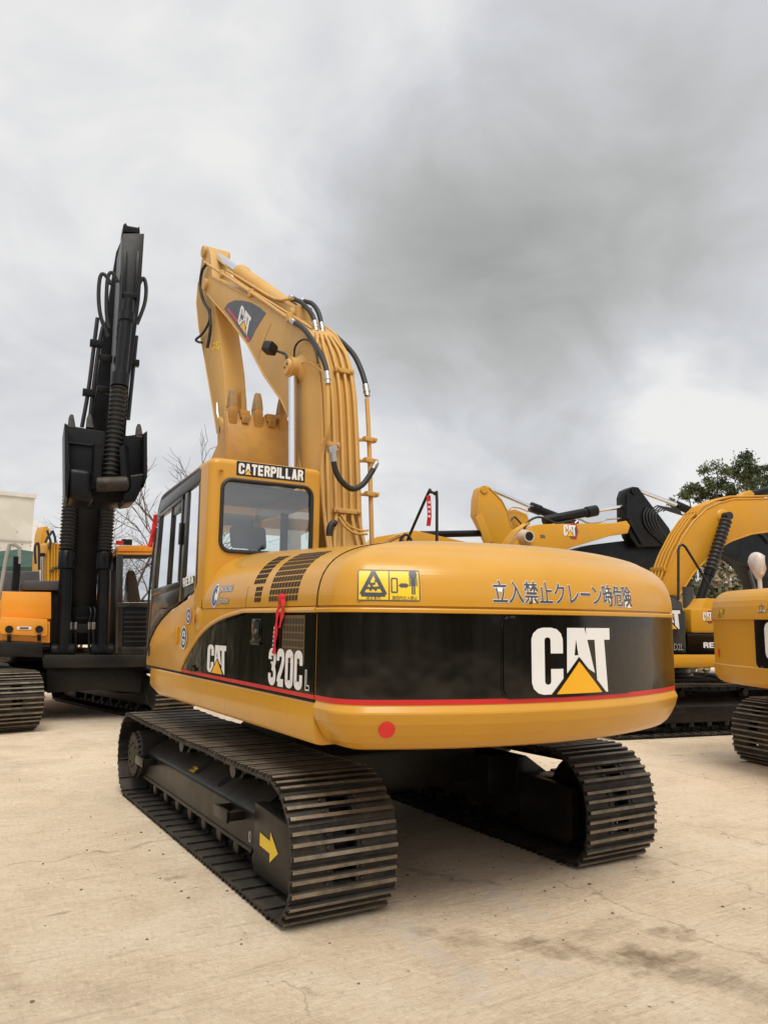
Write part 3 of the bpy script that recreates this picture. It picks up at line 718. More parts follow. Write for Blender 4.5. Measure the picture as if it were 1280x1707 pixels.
# rear wall with the rounded window opening; corners turn into the side walls
wx0, wx1, wz0, wz1 = -1.285, -.455, 2.32, 2.93
hole = rrect(wx0, wx1, wz0, wz1, .085, 6)
ox0, ox1, oz0, oz1 = XL+.07, XR-.04, 1.85, ZT-.052
xm = (wx0+wx1)/2; nH = len(hole)
lh = [p for p in hole if p[0] < xm]; rh = [p for p in hole if p[0] >= xm]
lh.sort(key=lambda p: math.atan2(p[1]-2.625, xm-p[0])); rh.sort(key=lambda p: math.atan2(p[1]-2.625, p[0]-xm))   # both from the bottom up
for hs, ox in ((lh, ox0), (rh, ox1)):
    cab.face([(x, Y0, z) for x, z in [(xm, oz1), (ox, oz1), (ox, oz0), (xm, oz0), (xm, wz0)]+hs+[(xm, wz1)]], YEL)
for i in range(nH):
    j = (i+1) % nH
    cab.face([(hole[i][0], Y0, hole[i][1]), (hole[j][0], Y0, hole[j][1]), (hole[j][0], Y0+.05, hole[j][1]), (hole[i][0], Y0+.05, hole[i][1])], YEL)
pth = [(XL, .30)]+[(XL+.07-.07*math.cos(t), .07-.07*math.sin(t)) for t in [i*math.pi/16 for i in range(9)]]
cab.sweep([[(x, y, z) for x, y in pth] for z in (1.85, 2.3, oz1)], YEL, cap=False, closed=False)
pthr = [(XR-.04+.04*math.sin(t), .04-.04*math.cos(t)) for t in [i*math.pi/12 for i in range(7)]]+[(XR, 1.62)]
cab.sweep([[(x, y, z) for x, y in pthr] for z in (1.85, 2.3)], YEL, cap=False, closed=False)
cab.sweep([[(x, y, z) for x, y in pthr[:-1]+[(XR, .2)]] for z in (2.3, 2.9, oz1)], YEL, cap=False, closed=False)
# rounded top edge and roof
roof_pl = [(XL, .30)]+pth[1:]+pthr[:-1]+[(XR, 1.48), (XL, 1.48)]
def rin(p, d):
    cx, cy = (XL+XR)/2, .75; x, y = p; return (cx+(x-cx)*(1-d/.51), cy+(y-cy)*(1-d/.75))
rr_ = []
for k in range(7):
    t = k/6*math.pi/2; d = .052*(1-math.cos(t)); z = oz1+.052*math.sin(t); q_ = []
    for p in roof_pl: x, y = rin(p, d); q_.append((x, y, z-.13*max(0, y-.3)/1.2*1.0))
    rr_.append(q_)
cab.sweep(rr_, YEL, cap=False); cab.face(rr_[-1], YEL)
cabo = cab.build('cab', main, angle=32)
b = MB(); b.box(XL+.03, XR-.02, .06, 1.6, 1.86, 1.90, INT); b.box(XL+.05, XR-.03, .2, 1.42, oz1-.14, oz1-.13, INT)
b.box(-.62, -.38, .25, 1.0, 1.9, 2.25, INT); b.build('interior_trim', cabo)
# left flank: black pillars, rails, door
def cf(y, z): return (XL-.002, y, z)
b = MB()
def ypl(poly, x0=XL-.004, x1=XL+.05, m=CABK): b.prism(poly, 'x', x0, x1, m)
# outer door/cab frame: header, front post, middle post, rear post, sill rail, lower panel
ypl([(.26, 3.045), (.26, 2.93), (1.50, 2.80), (1.60, 2.70), (1.64, 2.72), (1.615, 2.85), (1.55, 2.925), (1.45, 2.955)])
ypl([(1.60, 2.70), (1.545, 2.70), (1.70, 1.55), (1.755, 1.46), (1.775, 1.46), (1.70, 2.15)])
ypl([(.262, 2.928), (.30, 2.924), (.27, 2.0), (.236, 2.06)])
ypl([(.70, 2.88), (.60, 2.892), (.63, 1.92), (.74, 1.90)])
fl = b.build('door_frame', cabo, .008)
b = MB()
ypl([(.742, 2.09), (.742, 2.03), (1.63, 1.975), (1.622, 2.045)], XL-.010, XL+.03)
ypl([(.742, 2.03), (.742, 1.895), (1.05, 1.835), (1.30, 1.76), (1.50, 1.675), (1.66, 1.57), (1.69, 1.55), (1.632, 1.975)], XL-.004, XL+.03)
ypl([(.742, 2.875), (.775, 2.871), (.79, 2.09), (.742, 2.09)], XL-.010, XL+.03)
ypl([(1.53, 2.76), (1.50, 2.76), (1.59, 2.045), (1.622, 2.045)], XL-.010, XL+.03)
ypl([(1.10, 2.835), (1.08, 2.837), (1.13, 2.06), (1.15, 2.06)], XL-.009, XL+.02)
ypl([(.742, 2.875), (.742, 2.835), (1.50, 2.755), (1.52, 2.79)], XL-.010, XL+.03)
ypl([(1.08, 2.838), (1.08, 2.72), (.775, 2.745), (.775, 2.868)], XL+.0, XL+.02)
door = b.build('cab_door', cabo, .006)
b = MB(); b.box(XL-.03, XL-.01, .70, .76, 2.42, 2.62, FRM); b.build('door_handle', door, .008)
b = MB(); b.box(XL-.03, XL-.008, 1.16, 1.26, 1.845, 1.857, FRM); b.box(XL-.03, XL-.02, 1.16, 1.17, 1.80, 1.85, STL); b.build('door_handle', door)
b = MB(); b.face([(XL+.012, y, z) for y, z in ((1.08, 2.83), (1.10, 2.06), (1.60, 2.045), (1.51, 2.76))], GLSS); b.face([(XL+.016, y, z) for y, z in ((.775, 2.73), (.785, 2.09), (1.14, 2.06), (1.08, 2.72))], GLSS); b.build('window_pane', door)
b = MB(); b.face([(XL+.012, y, z) for y, z in ((.29, 2.925), (.27, 2.02), (.63, 1.93), (.61, 2.89))], GLSS); b.build('window_pane', fl)
decal('side_lettering', heavy('REBA', -.15, .30, 0, .085, WHT, .001), flat((XL-.006, .455, 2.045), V((0, -1, .10)), V((0, .35, 1))), fl)
# lower black cladding behind the lettering
b = MB(); b.prism([(.30, 2.12), (.272, 2.03), (.63, 1.925), (.628, 2.03)], 'x', XL+.004, XL+.03, CABK); b.build('lower_cladding', fl)
# black visor edge of the roof
b = MB(); b.tube([(XL+.02, .30, 3.045), (XL+.015, .9, 3.0), (XL+.015, 1.42, 2.955), (XL+.03, 1.56, 2.91), (XL+.04, 1.645, 2.78)], .028, GREYH, 8, 4); b.build('roof_gutter', cabo)
# right and front posts
b = MB(); b.box(XR-.04, XR-.002, 1.40, 1.55, 2.3, 2.85, YEL); b.box(XR-.04, XR-.002, .2, 1.5, 2.78, 2.92, YEL); b.box(XR-.04, XR-.002, .72, .82, 2.3, 2.8, INT)
b.bar((XL+.03, 1.60, 2.80), (XR-.03, 1.60, 2.80), .05, .06, CABK); b.bar((XR-.03, 1.56, 2.82), (XR-.03, 1.72, 1.9), .05, .05, CABK); b.bar((XL+.03, 1.68, 2.05), (XR-.03, 1.68, 2.05), .04, .05, CABK)
b.box(XL+.02, XR-.02, 1.55, 1.62, 2.74, 2.86, INT)
b.build('cab_post', cabo)
b = MB(); b.face([(XL+.04, 1.62, 2.78), (XR-.04, 1.62, 2.78), (XR-.04, 1.72, 1.95), (XL+.04, 1.72, 1.95)], GLS); b.build('windscreen', cabo)
b = MB(); b.face([(XR-.02, .2, 2.3), (XR-.02, 1.45, 2.3), (XR-.02, 1.42, 2.8), (XR-.02, .2, 2.8)], GLS); b.build('window_pane', cabo)
# window seal and glass
b = MB(); hh_ = [V((x, Y0-.004, z)) for x, z in rrect(wx0, wx1, wz0, wz1, .085, 6)]; hh_.append(hh_[0]); hh_.append(hh_[1])
b.tube(hh_[:-1], .017, RUB, 8); wf = b.build('window_frame', cabo)
b = MB(); b.face([(x, Y0+.012, z) for x, z in rrect(wx0, wx1, wz0, wz1, .085, 6)], GLS); b.build('window_pane', wf)
# seat
b = MB(); b.prism([(.34, 2.05), (.42, 2.36), (.33, 2.38), (.24, 2.08)], 'x', -1.12, -.66, SEATM); b.box(-1.12, -.66, .33, .86, 1.98, 2.12, SEATM)
st = b.build('seat', cabo, .05, 3)
b = MB(); b.prism([(.37, 2.38), (.43, 2.575), (.34, 2.59), (.29, 2.38)], 'x', -1.07, -.74, SEATM); b.build('headrest', st, .04, 3)
b = MB(); b.box(-1.2, -1.13, .35, .8, 2.0, 2.3, INT); b.box(-.65, -.58, .35, .8, 2.0, 2.28, INT); b.tube([(-.6, .82, 2.28), (-.6, .86, 2.42)], .025, SEATM); b.build('console', cabo, .02)
# name plate above the window
q0 = W0.Y(394, 792, 0); q1 = W0.Y(508, 805, 0); q2 = W0.Y(394, 768, 0)
pw = q1.x-q0.x; ph = q2.z-q0.z; pz = q0.z
npf = flat((q0.x, -.0, pz), (1, 0, 0), (0, 0, 1))
decal('name_plate', [(rect2d(0, pw, 0, ph), BLK, .002)]+heavy('CATERPILLAR', .02, pw-.04, .016, ph-.032, WHT, .003, .10, .225)+[(poly2d([(.067, .010), (.104, .066), (.143, .010)]), BLK, .0052), (poly2d([(.077, .013), (.104, .054), (.133, .013)]), ORD, .006)], npf, cabo)
# rear work-lamp stub and grab rod at the front of the cab
b = MB(); b.cyl((XL+.10, -.0, 3.00), (XL+.06, -.035, 3.00), .012, YEL, 8); b.build('roof_hook', cabo)
b = MB(); b.tube([W0.Y(246, 1095, 1.85), W0.Y(247, 1020, 1.88), W0.Y(255, 930, 1.88), W0.Y(262, 880, 1.84)], .012, CABK, 8, 4); b.build('grab_rail', cabo)
# ================================================================ main: boom, stick, bucket, lines
BL, BR = -.215, .18; BM = (BL+BR)/2
def yz(lst, x=BL, fr=W0): return [(q.y, q.z) for q in (fr.X(px, py, x) for px, py in lst)]
back = [(-.03, 1.75), (-.03, 2.1)]+yz([(541, 890), (539, 800), (537, 720), (534, 650), (529, 608), (519, 573), (504, 546), (486, 531), (400, 487), (352, 461)])
tip = yz([(343, 466), (340, 476), (344, 489)])
belly = yz([(378, 528), (412, 573), (440, 626), (468, 666), (490, 715), (500, 773)])+[(.46, 2.4), (.40, 1.75)]
boomp = back+tip+belly
b = MB(); b.prism(boomp, 'x', BL, BR, YELB); boom = b.build('boom', main, .016)
def backy(z):
    for (y0, z0), (y1, z1) in zip(back, back[1:]):
        if z0 <= z <= z1: return y0+(y1-y0)*(z-z0)/(z1-z0)
    return back[-1][0]
# flange edges standing proud of the box section
b = MB()
for x in (BL+.006, BR-.006):
    b.tube([(x, y, z) for y, z in back[1:]], .014, YELB, 6); b.tube([(x, y, z) for y, z in tip[2:]+belly], .014, YELB, 6)
b.tube([V((BL-.001, *yz([q])[0])) for q in ((452, 540), (441, 566), (431, 598))], .004, mat('weld', (.42, .22, .05), .6), 5)
b.build('flange', boom)
# shield mark
pxs = [(374, 515), (381, 505), (392, 500.5), (406, 501), (420, 505), (434, 513), (444, 522), (435, 536), (426, 551), (418, 568), (413, 571), (404, 557), (390, 536)]
mb_ = lambda x, y, h: V((BL-.001-h, x, y))
P0 = yz([(396.5, 537)])[0]; PU = yz([(412.5, 561)])[0]; PV = yz([(403, 507)])[0]
uu = (PU[0]-P0[0], PU[1]-P0[1]); vv = (PV[0]-P0[0], PV[1]-P0[1])
aff = lambda g: ([(P0[0]+x*uu[0]+y*vv[0], P0[1]+x*uu[1]+y*vv[1]) for x, y in g[0]], g[1])
L = [(poly2d(yz(pxs)), GRYD, .001), (poly2d(yz([(377.5, 514), (381, 513), (399, 535.5), (395, 538)])), RED, .002), (poly2d(yz([(409, 564), (413, 560), (417, 566), (413, 570)])), RED, .002)]
L += [(aff(g), m, h*.6+.0005) for g, m, h in catmark(1, 1)]
decal('emblem', L, mb_, boom)
# pins and bosses
def pin(par, name, y, z, r, x0, x1, m=YELB, ch=.008): q = MB(); q.cyl((x0, y, z), (x1, y, z), r, m, 24, ch); return q.build(name, par)
ty, tz = yz([(345, 475)])[0]
pin(boom, 'pin', ty, tz, .085, BL-.05, BR+.05)
by, bz = W0.X(481, 612, -.34).y, W0.X(481, 612, -.34).z
q = MB(); q.lathe((-.37, by, bz), (BL-.0, by, bz), [(0, 0), (0, .075), (.015, .085), (.075, .085), (.085, .10), (.10, .10), (.16, .17)], YELB, 28); q.cyl((-.376, by+.03, bz), (-.368, by+.03, bz), .014, FRM, 8); q.cyl((-.376, by-.03, bz+.02), (-.368, by-.03, bz+.02), .014, FRM, 8)
q.build('boss', boom); q = MB(); q.lathe((.33, by, bz), (BR, by, bz), [(0, 0), (0, .085), (.10, .10), (.16, .17)], YELB, 24); q.build('boss', boom)
for xs in (-.29, .25):
    eye = MB(); eye.lathe((xs-.05, by, bz), (xs+.05, by, bz), [(0, .0), (0, .11), (.1, .11), (.1, 0)], YELB, 24); q = MB()
    foot = V((xs, by-.17, 1.78)); topp = V((xs, by, bz)); d = (foot-topp).normalized()
    q.cyl(topp+d*1.15, foot, .078, YELB, 20, .01); q.cyl(topp+d*1.12, topp+d*1.24, .092, YELB, 20, .01)
    c_ = q.build('boom_cylinder', main); eye.build('rod_eye', c_)
    q = MB(); q.cyl(topp+d*.09, topp+d*1.2, .047, CHR, 24); q.build('rod', c_)
# work lamp on the boom
lq = W0.X(456, 581, -.37)
q = MB(); q.prism(rrect(-.075, .075, -.062, .062, .035), 'y', 0, .10, RUB)
lo = q.build('work_lamp', boom, .012); lo.location = lq; lo.rotation_euler = (.25, .2, .6)
q = MB(); q.tube([lq+V((.03, .0, -.02)), W0.X(470, 588, -.36), W0.X(477, 592, -.35), W0.X(479, 603, -.34)], .014, RUB, 8, 4); q.build('lamp_bracket', boom)
# stick
SL, SR = -.17, .13
stp = yz([(335, 440), (338, 418), (342, 411), (347, 411), (351, 425), (354, 460), (360, 520), (367, 570), (373, 620), (377, 690), (380, 745)], SL)+[(3.0, 3.05), (3.35, 3.0)]+yz([(362, 722), (352, 660), (340, 590), (332, 548), (328, 505), (331, 470)], SL)
b = MB(); b.prism(stp, 'x', SL, SR, YELB); stick = b.build('stick', main, .02)
b = MB()
for x in (SL+.004, SR-.004): b.tube([(x, y, z) for y, z in stp[-6:]], .012, YELB, 6)
b.build('flange', stick)
hy_, hz_ = yz([(343, 420)], SL)[0]; pin(stick, 'pin', hy_, hz_, .085, SL-.05, SR+.05)
py_, pz_ = yz([(346, 490)], BL)[0]
# yellow part mark on the stick
decal('part_mark', [(fit2d(text2d('24', 1, .03), 0, .12, 0, .34), STK, .001)], flat((SL-.001, yz([(366, 583)], SL)[0][0], yz([(366, 583)], SL)[0][1]), (0, -.25, .97), (0, .97, .25), (-1, 0, 0)), stick)
# stick cylinder on top of the boom
A = V((BM, hy_, hz_)); Bp = W0.X(500, 527, BM); d = (Bp-A).normalized(); Lc = (Bp-A).length; c0 = W0.X(401, 456, BM); l0 = (c0-A).dot(d)
q = MB(); q.lathe(A+d*l0, Bp, [(0, 0), (0, .085), (.02, .112), (.15, .112), (.17, .098), (Lc-l0-.12, .098), (Lc-l0-.02, .085), (Lc-l0, 0)], YELB, 24)
q.box(BM-.09, BM+.09, Bp.y-.12, Bp.y+.12, Bp.z-.14, Bp.z+.07, YELB); q.cyl((BM-.14, Bp.y, Bp.z), (BM+.14, Bp.y, Bp.z), .07, YELB, 18)
sc_ = q.build('stick_cylinder', main)
q = MB(); q.cyl(A+d*.08, A+d*(l0+.05), .058, CHR, 24); q.build('rod', sc_)
# bucket
KX0, KX1 = BM-.60, BM+.60
KP = [(1.93, 4.06), (1.80, 3.62), (1.80, 3.30), (1.92, 3.02), (2.2, 2.83), (2.6, 2.78), (3.0, 2.9), (3.3, 3.2)]
b = MB(); inn = [(1.96, 4.05), (1.835, 3.62), (1.835, 3.32), (1.95, 3.05), (2.22, 2.87), (2.6, 2.82), (2.98, 2.94), (3.26, 3.23)]
b.sweep([[(x, y, z) for y, z in KP+inn[::-1]] for x in (KX0, KX1)], BUCK)
bk = b.build('bucket', main, .006)
for x0 in (KX0-.02, KX1-.005):
    b = MB(); b.prism(KP+[(3.3, 3.3), (2.7, 3.42), (2.3, 3.60), (2.08, 3.74), (1.97, 3.9)], 'x', x0, x0+.025, BUCK); b.build('side_plate', bk, .004)
b = MB(); b.box(KX0-.03, KX1+.03, 1.775, 1.80, 3.42, 3.47, BUCK); b.box(KX0-.02, KX1+.02, 1.765, 1.80, 3.33, 3.36, BUCK); b.build('wear_bar', bk, .004)
teeth = [W0.Y(px, 690, 1.93).x for px in (387, 429, 470)]; st_ = (teeth[2]-teeth[0])/2; teeth = [teeth[0]+i*st_ for i in range(4)]; teeth = [t for t in teeth if t < KX1]
for t in teeth:
    q = MB(); w = .042
    q.sweep([[(t-w*k, 1.94-dy, z), (t+w*k, 1.94-dy, z), (t+w*k, 1.94+dy, z), (t-w*k, 1.94+dy, z)] for z, k, dy in ((3.86, 1.1, .045), (4.05, 1.15, .075), (4.12, 1.05, .07))], BUCK)
    a_ = q.build('tooth_adapter', bk, .012)
    q = MB(); q.sweep([[(t-w*k, 1.94-dy, z), (t+w*k, 1.94-dy, z), (t+w*k, 1.94+dy, z), (t-w*k, 1.94+dy, z)] for z, k, dy in ((4.115, 1.15, .07), (4.24, .98, .045), (4.31, .82, .022), (4.328, .66, .012))], TOOTH); q.build('tooth', a_, .008)
for px in (407, 451):
    x = W0.Y(px, 692, 1.93).x; q = MB(); q.box(x-.06, x+.06, 1.885, 1.99, 4.0, 4.095, BUCK); q.box(x-.042, x+.042, 1.87, 1.90, 3.94, 4.03, TOOTH); q.build('lip_shroud', bk, .015)
# bucket linkage on the flank of the stick
b = MB()
lk = lambda a, c, w=.05, t=.09: b.bar(W0.X(*a, -.24), W0.X(*c, -.24), w, t, YELB, (0, 0, 1))
lk((366, 700), (379, 718)); lk((379, 700), (376, 725)); lk((376, 722), (366, 752), .05, .11); b.cyl(W0.X(376, 718, -.30), W0.X(376, 718, -.18), .06, YELB, 14, .006)
b.build('bucket_link', stick, .006)
b = MB(); b.tube([W0.X(362, 672, -.24), W0.X(363, 690, -.24), W0.X(366, 704, -.24), W0.X(364, 722, -.24)], .02, STL, 8, 3); b.build('hose_fitting', stick)
# ribs up the inner face of the stick
b = MB()
for x in (-.06, .05): b.bar((x, backy(0)*0+yz([(377, 690)], SL)[0][0]-.03, 4.25), (x, yz([(376, 650)], SL)[0][0]-.03, 4.75), .05, .06, YELB)
b.build('rib', stick, .01)
# ---- pipes and hoses
def line(name, pts, r, m, par, sm=5): q = MB(); q.tube(pts, r, m, 10, sm); return q.build(name, par)
def onback(x, z, h=.035): return V((x, backy(z)-h, z))
for x, xb in ((-.185, -.20), (-.105, -.16), (-.02, -.06), (.06, .10), (.135, .17)):
    line('pipe', [onback(xb, 2.25), onback(xb*.9+x*.1, 2.45), onback(x, 2.75)]+[onback(x, z) for z in (3.0, 3.3, 3.6, 3.9, 4.15, 4.35, 4.46)]+[onback(x*.75, 4.58, .04), onback(x*.6, 4.68, .045)], .0185, YELB, boom, 3)
for z, x0, x1 in ((3.42, -.24, -.06), (2.78, -.14, .15), (2.62, -.24, -.12), (4.22, -.05, .16)):
    q = MB(); c = onback((x0+x1)/2, z, .05); q.box(x0, x1, c.y-.018, c.y+.03, z-.022, z+.022, YELB); q.cyl((x0+.03, c.y-.03, z), (x0+.03, c.y, z), .016, YELB, 6); q.cyl((x1-.03, c.y-.03, z), (x1-.03, c.y, z), .016, YELB, 6); q.build('pipe_clamp', boom, .004)
hp = lambda l, x: [W0.X(px, py, x) for px, py in l]
hyp = lambda l, y: [W0.Y(px, py, y) for px, py in l]
def hose(l, x, r=.026, fit=(1, 1)):
    p = hp(l, x); o = line('hose', p, r, RUB, boom)
    for use, a, c in ((fit[0], p[0], p[1]), (fit[1], p[-1], p[-2])):
        if use: q = MB(); t = (c-a).normalized(); q.lathe(a-t*.06, a+t*.07, [(0, .015), (0, r+.002), (.04, r+.002), (.045, r+.009), (.06, r+.009), (.065, r+.004), (.13, r+.005), (.13, .01)], STL, 12); q.build('fitting', o)
    return o
hose([(489, 537), (505, 547), (522, 569), (538, 598), (545, 620), (546, 631)], -.235)
line('pipe', [W0.X(546, 640, -.235), W0.X(547, 680, -.235), W0.X(546, 720, -.23)]+[V((-.23, backy(z)-.02, z)) for z in (3.3, 2.8, 2.3)], .02, YELB, boom, 4)
hose([(487, 497), (503, 505), (517, 520), (524, 534), (526, 545)], -.04)
hose([(505, 502), (520, 506), (530, 519), (535, 536), (537, 548)], .06)
hose([(557, 559), (572, 572), (590, 592), (602, 617), (609, 640), (611, 652)], .28, .028)
line('pipe', hp([(611.5, 665), (614, 710), (616, 760), (618, 830), (620, 915)], .28), .022, YELB, boom, 3)
for px, py in ((616, 733), (619, 824), (617, 768)):
    c = W0.X(px, py, .28); q = MB(); q.obox(c, (.075, .02, 0), (0, .035, 0), (0, 0, .022), YELB); q.bar(c, (BR-.02, c.y+.10, c.z), .03, .03, YELB); q.cyl(c+V((.05, -.045, 0)), c+V((.05, -.02, 0)), .02, YELB, 6); q.build('pipe_clamp', boom, .006)
p = hyp([(556, 768), (560, 786), (570, 803), (587, 815), (604, 808), (617, 791), (626, 775)], -.14); o = line('hose', p, .026, RUB, boom)
q = MB(); q.tube(hyp([(552, 748), (555, 757), (556.5, 770)], -.14), .03, STL, 10, 3); q.bar(W0.Y(547, 750, -.14), W0.Y(560, 747, -.14), .05, .05, STL); q.build('fitting', o, 0)
q = MB(); q.tube(hyp([(628, 771), (622, 782)], -.14), .026, STL, 10); q.build('fitting', o)
line('cable', hp([(490.5, 600), (491, 583), (496, 572), (506, 566), (517, 569), (526, 583), (530, 605)], -.26), .011, RUB, boom)
line('cable', hp([(494, 612), (505, 604), (518, 605), (532, 615), (545, 629)], -.25), .006, YELB, boom)
line('hose', hp([(345, 440), (337, 452), (334, 478), (340, 503), (349, 519), (351, 548), (346, 580)], -.23), .022, RUB, boom)
line('hose', hp([(350, 515), (349, 536), (338, 556), (327, 566), (331, 570), (337, 571)], -.23), .018, RUB, boom)
line('pipe', hp([(341, 437), (372, 457), (430, 495), (487, 535)], -.225), .02, YELB, boom, 2)
line('pipe', hp([(382, 452), (420, 476), (460, 499), (488, 497)], -.12), .018, YELB, boom, 3)
line('pipe', hp([(376, 455), (420, 485), (480, 522), (520, 548)], -.18), .016, YELB, boom, 3)
for px, py in ((370, 457), (418, 489), (482, 529)):
    c = W0.X(px, py, -.225); q = MB(); q.obox(c, (.025, 0, 0), (0, .035, .0), (0, 0, .05), YELB); q.build('pipe_clamp', boom, .006)
# loop of hoses at the boom foot
line('hose', hyp([(565, 862), (575, 878), (592, 889), (612, 890)], -.16), .012, YELB, boom); line('hose', hyp([(569, 858), (580, 875), (600, 884), (614, 884)], -.16), .010, YELB, boom)
line('hose', hyp([(549, 893), (550, 880), (555, 872), (560, 874)], -.2), .03, RUB, boom)
# handrail on the right of the machine
b = MB(); HR = W0; p = [V((1.22, .47, 1.9)), V((1.22, .46, 3.02)), V((1.22, .50, 3.10)), V((1.22, .58, 3.13)), V((1.22, .66, 3.09)), V((1.22, 1.35, 2.25)), V((1.22, 1.45, 1.9))]
b.tube(p, .016, RUB, 10, 3); b.build('handrail', main)
b = MB(); b.box(.45, 1.28, -.3, 1.5, 1.28, 1.95, YEL); b.build('tank', main, .03)
b = MB(); b.tube([(.95, .9, 1.9), (.9, 1.0, 2.5), (1.0, .95, 2.66), (1.1, .9, 2.6), (1.1, .9, 1.9)], .03, YELB, 8, 4); b.tube([(1.0, .8, 1.9), (1.0, .85, 2.58), (1.12, .8, 2.62), (1.15, .8, 1.9)], .018, RUB, 8, 4); b.build('valve_hoses', main)

# ---- red ribbons: things of their own
def ribbon(name, label, path, w, wdir, nrm, parent=None, txt=True):
    p = catmull([V(q) for q in path], 6); b = MB(); wd = V(wdir).normalized(); n = V(nrm).normalized(); rings = []
    for i, q in enumerate(p):
        k = n*.004*math.sin(i*.7); q = q+n*.004; cup = n*.006
        rings.append([q-wd*w/2+k, q-wd*w*.2+cup+k, q+wd*w*.2+cup-k, q+wd*w/2-k, q+wd*w/2-k-n*.002, q-wd*w/2+k-n*.002])
    b.sweep(rings, RIB)
    o = b.build(name, parent)
    if label: tag(o, label, 'ribbon', 'red ribbons')
    return o
rb = thing('ribbon', 'long red ribbon hanging from the hood grille over the black side door', 'ribbon', loc=(0, 0, 0), group='red ribbons')
r0 = [W0.X(px, py, -1.40) for px, py in ((470, 996), (467, 1005), (464, 1022), (461, 1045), (459, 1070), (457, 1090))]
r0[0] = hpt(r0[0].y, .045, .012); r0[1] = hpt(r0[1].y, .0, .014)
ribbon('tail', None, r0, .045, (0, -1, .12), (-1, 0, 0), rb)
r1 = [W0.X(px, py, -1.407) for px, py in ((472, 997), (473, 1008), (471, 1026), (467, 1046))]; r1[0] = hpt(r1[0].y, .05, .016); r1[1] = hpt(r1[1].y, .0, .02)
tl = ribbon('tail', None, r1, .042, (0, -1, .12), (-1, 0, 0), rb)
b = MB(); k0 = hpt(r0[0].y-.005, .055, .015); b.lathe(k0-V((.02, 0, 0)), k0+V((.02, 0, 0)), [(0, 0), (.005, .025), (.035, .025), (.04, 0)], RIB, 10); b.build('knot', rb)
L = []
for k in range(9):
    c = k*.028; L += [(rect2d(c, c+.010, -.006, .008), WHT, .001), (rect2d(c+.013, c+.017, -.006, .004), WHT, .001)]
pa, pb = r0[3], r0[5]; dv = (pb-pa).normalized()
decal('small_print', L, flat(pa-V((.014, 0, 0)), dv, dv.cross(V((-1, 0, 0)))*-1, (-1, 0, 0)), rb)
ribbon('ribbon', 'short red ribbon tied at the front edge of the main cab', [W0.Y(260, 858, 1.86), W0.Y(258, 875, 1.87), W0.Y(254, 895, 1.87), W0.Y(250, 912, 1.86)], .05, (1, .1, 0), (0, -1, 0))
h0 = V((1.22, .62, 3.10)); rt = ribbon('ribbon', 'red printed tag hanging from the black handrail beyond the counterweight', [h0, h0+V((.0, -.01, -.10)), h0+V((.005, -.012, -.22)), h0+V((.0, 0, -.33))], .045, (.85, -.5, 0), (-.5, -.85, 0))
decal('small_print', [(rect2d(-.012, .012, -.09-.05*k, -.065-.05*k), WHT, .001) for k in range(4)], flat(h0+V((-.007, -.026, .0)), (.85, -.5, 0), (0, 0, 1)), rt)
# ================================================================ neighbouring machines
def boot(b, p, q, r, n, m=RUB, pinch=.78):
    l = (V(q)-V(p)).length; prof = [(0, .02)]
    for i in range(n): prof += [(l*(i+.08)/n, r*pinch), (l*(i+.5)/n, r), (l*(i+.92)/n, r*pinch)]
    b.lathe(p, q, prof+[(l, .02)], m, 18)
def simple_base(root, paint, x0=-1.3, x1=1.3, tail=True, zt=2.25):
    """tracks without separate shoes, house and tail of a machine that mostly hides behind others"""
    for sd in (-1, 1):
        path, pit = track_path(-1.66, 1.93, .405, .37, 64); b = MB(); xc = sd*1.147
        b.prism([(y, z) for y, z, a in path], 'x', xc-.35, xc+.35, TRK)
        b.box(xc-.37, xc+.37, -1.2, 1.5, .25, .62, FRM)
        for (y, z, a) in path: c = V((xc, y-math.sin(a)*.012, z+math.cos(a)*.012)); b.obox(c, (.35, 0, 0), V((0, math.cos(a), math.sin(a)))*.02, V((0, -math.sin(a), math.cos(a)))*.022, TRKE)
        b.build('track', root)
    b = MB(); b.box(-.7, .7, -.7, .9, .4, 1.05, FRM); b.build('centre_frame', root, .03)
    b = MB(); b.box(x0, x1, -1.9, 1.6, 1.05, 1.3, FRM); b.box(x0, x1, -2.0, -.3, 1.3, zt, paint); b.box(.35, x1, -.3, 1.5, 1.3, 1.9, paint)
    b.build('house', root, .06)
    if tail: counterweight(root, [(1.04, .15, paint), (1.09, .04, paint), (1.3, .0, paint)]+[(z, d, paint) for z, d in COVER])
    b = MB(); b.box(-1.35, -.4, .0, 1.6, 1.3, 2.0, paint)
    for x in (-1.35, -.45):
        for y in (.0, 1.52): b.box(x, x+.07, y, y+.08, 2.0, 2.9, CABK)
    b.box(-1.36, -.37, -.02, 1.62, 2.88, 2.98, paint)
    for y in (.02, 1.56): b.face([(-1.3, y, 2.0), (-.42, y, 2.0), (-.42, y, 2.9), (-1.3, y, 2.9)], GLSD)
    for x in (-1.34, -.40): b.face([(x, .05, 2.0), (x, 1.55, 2.0), (x, 1.55, 2.9), (x, .05, 2.9)], GLSD)
    b.build('cab', root)
HD = (.98, -.19)
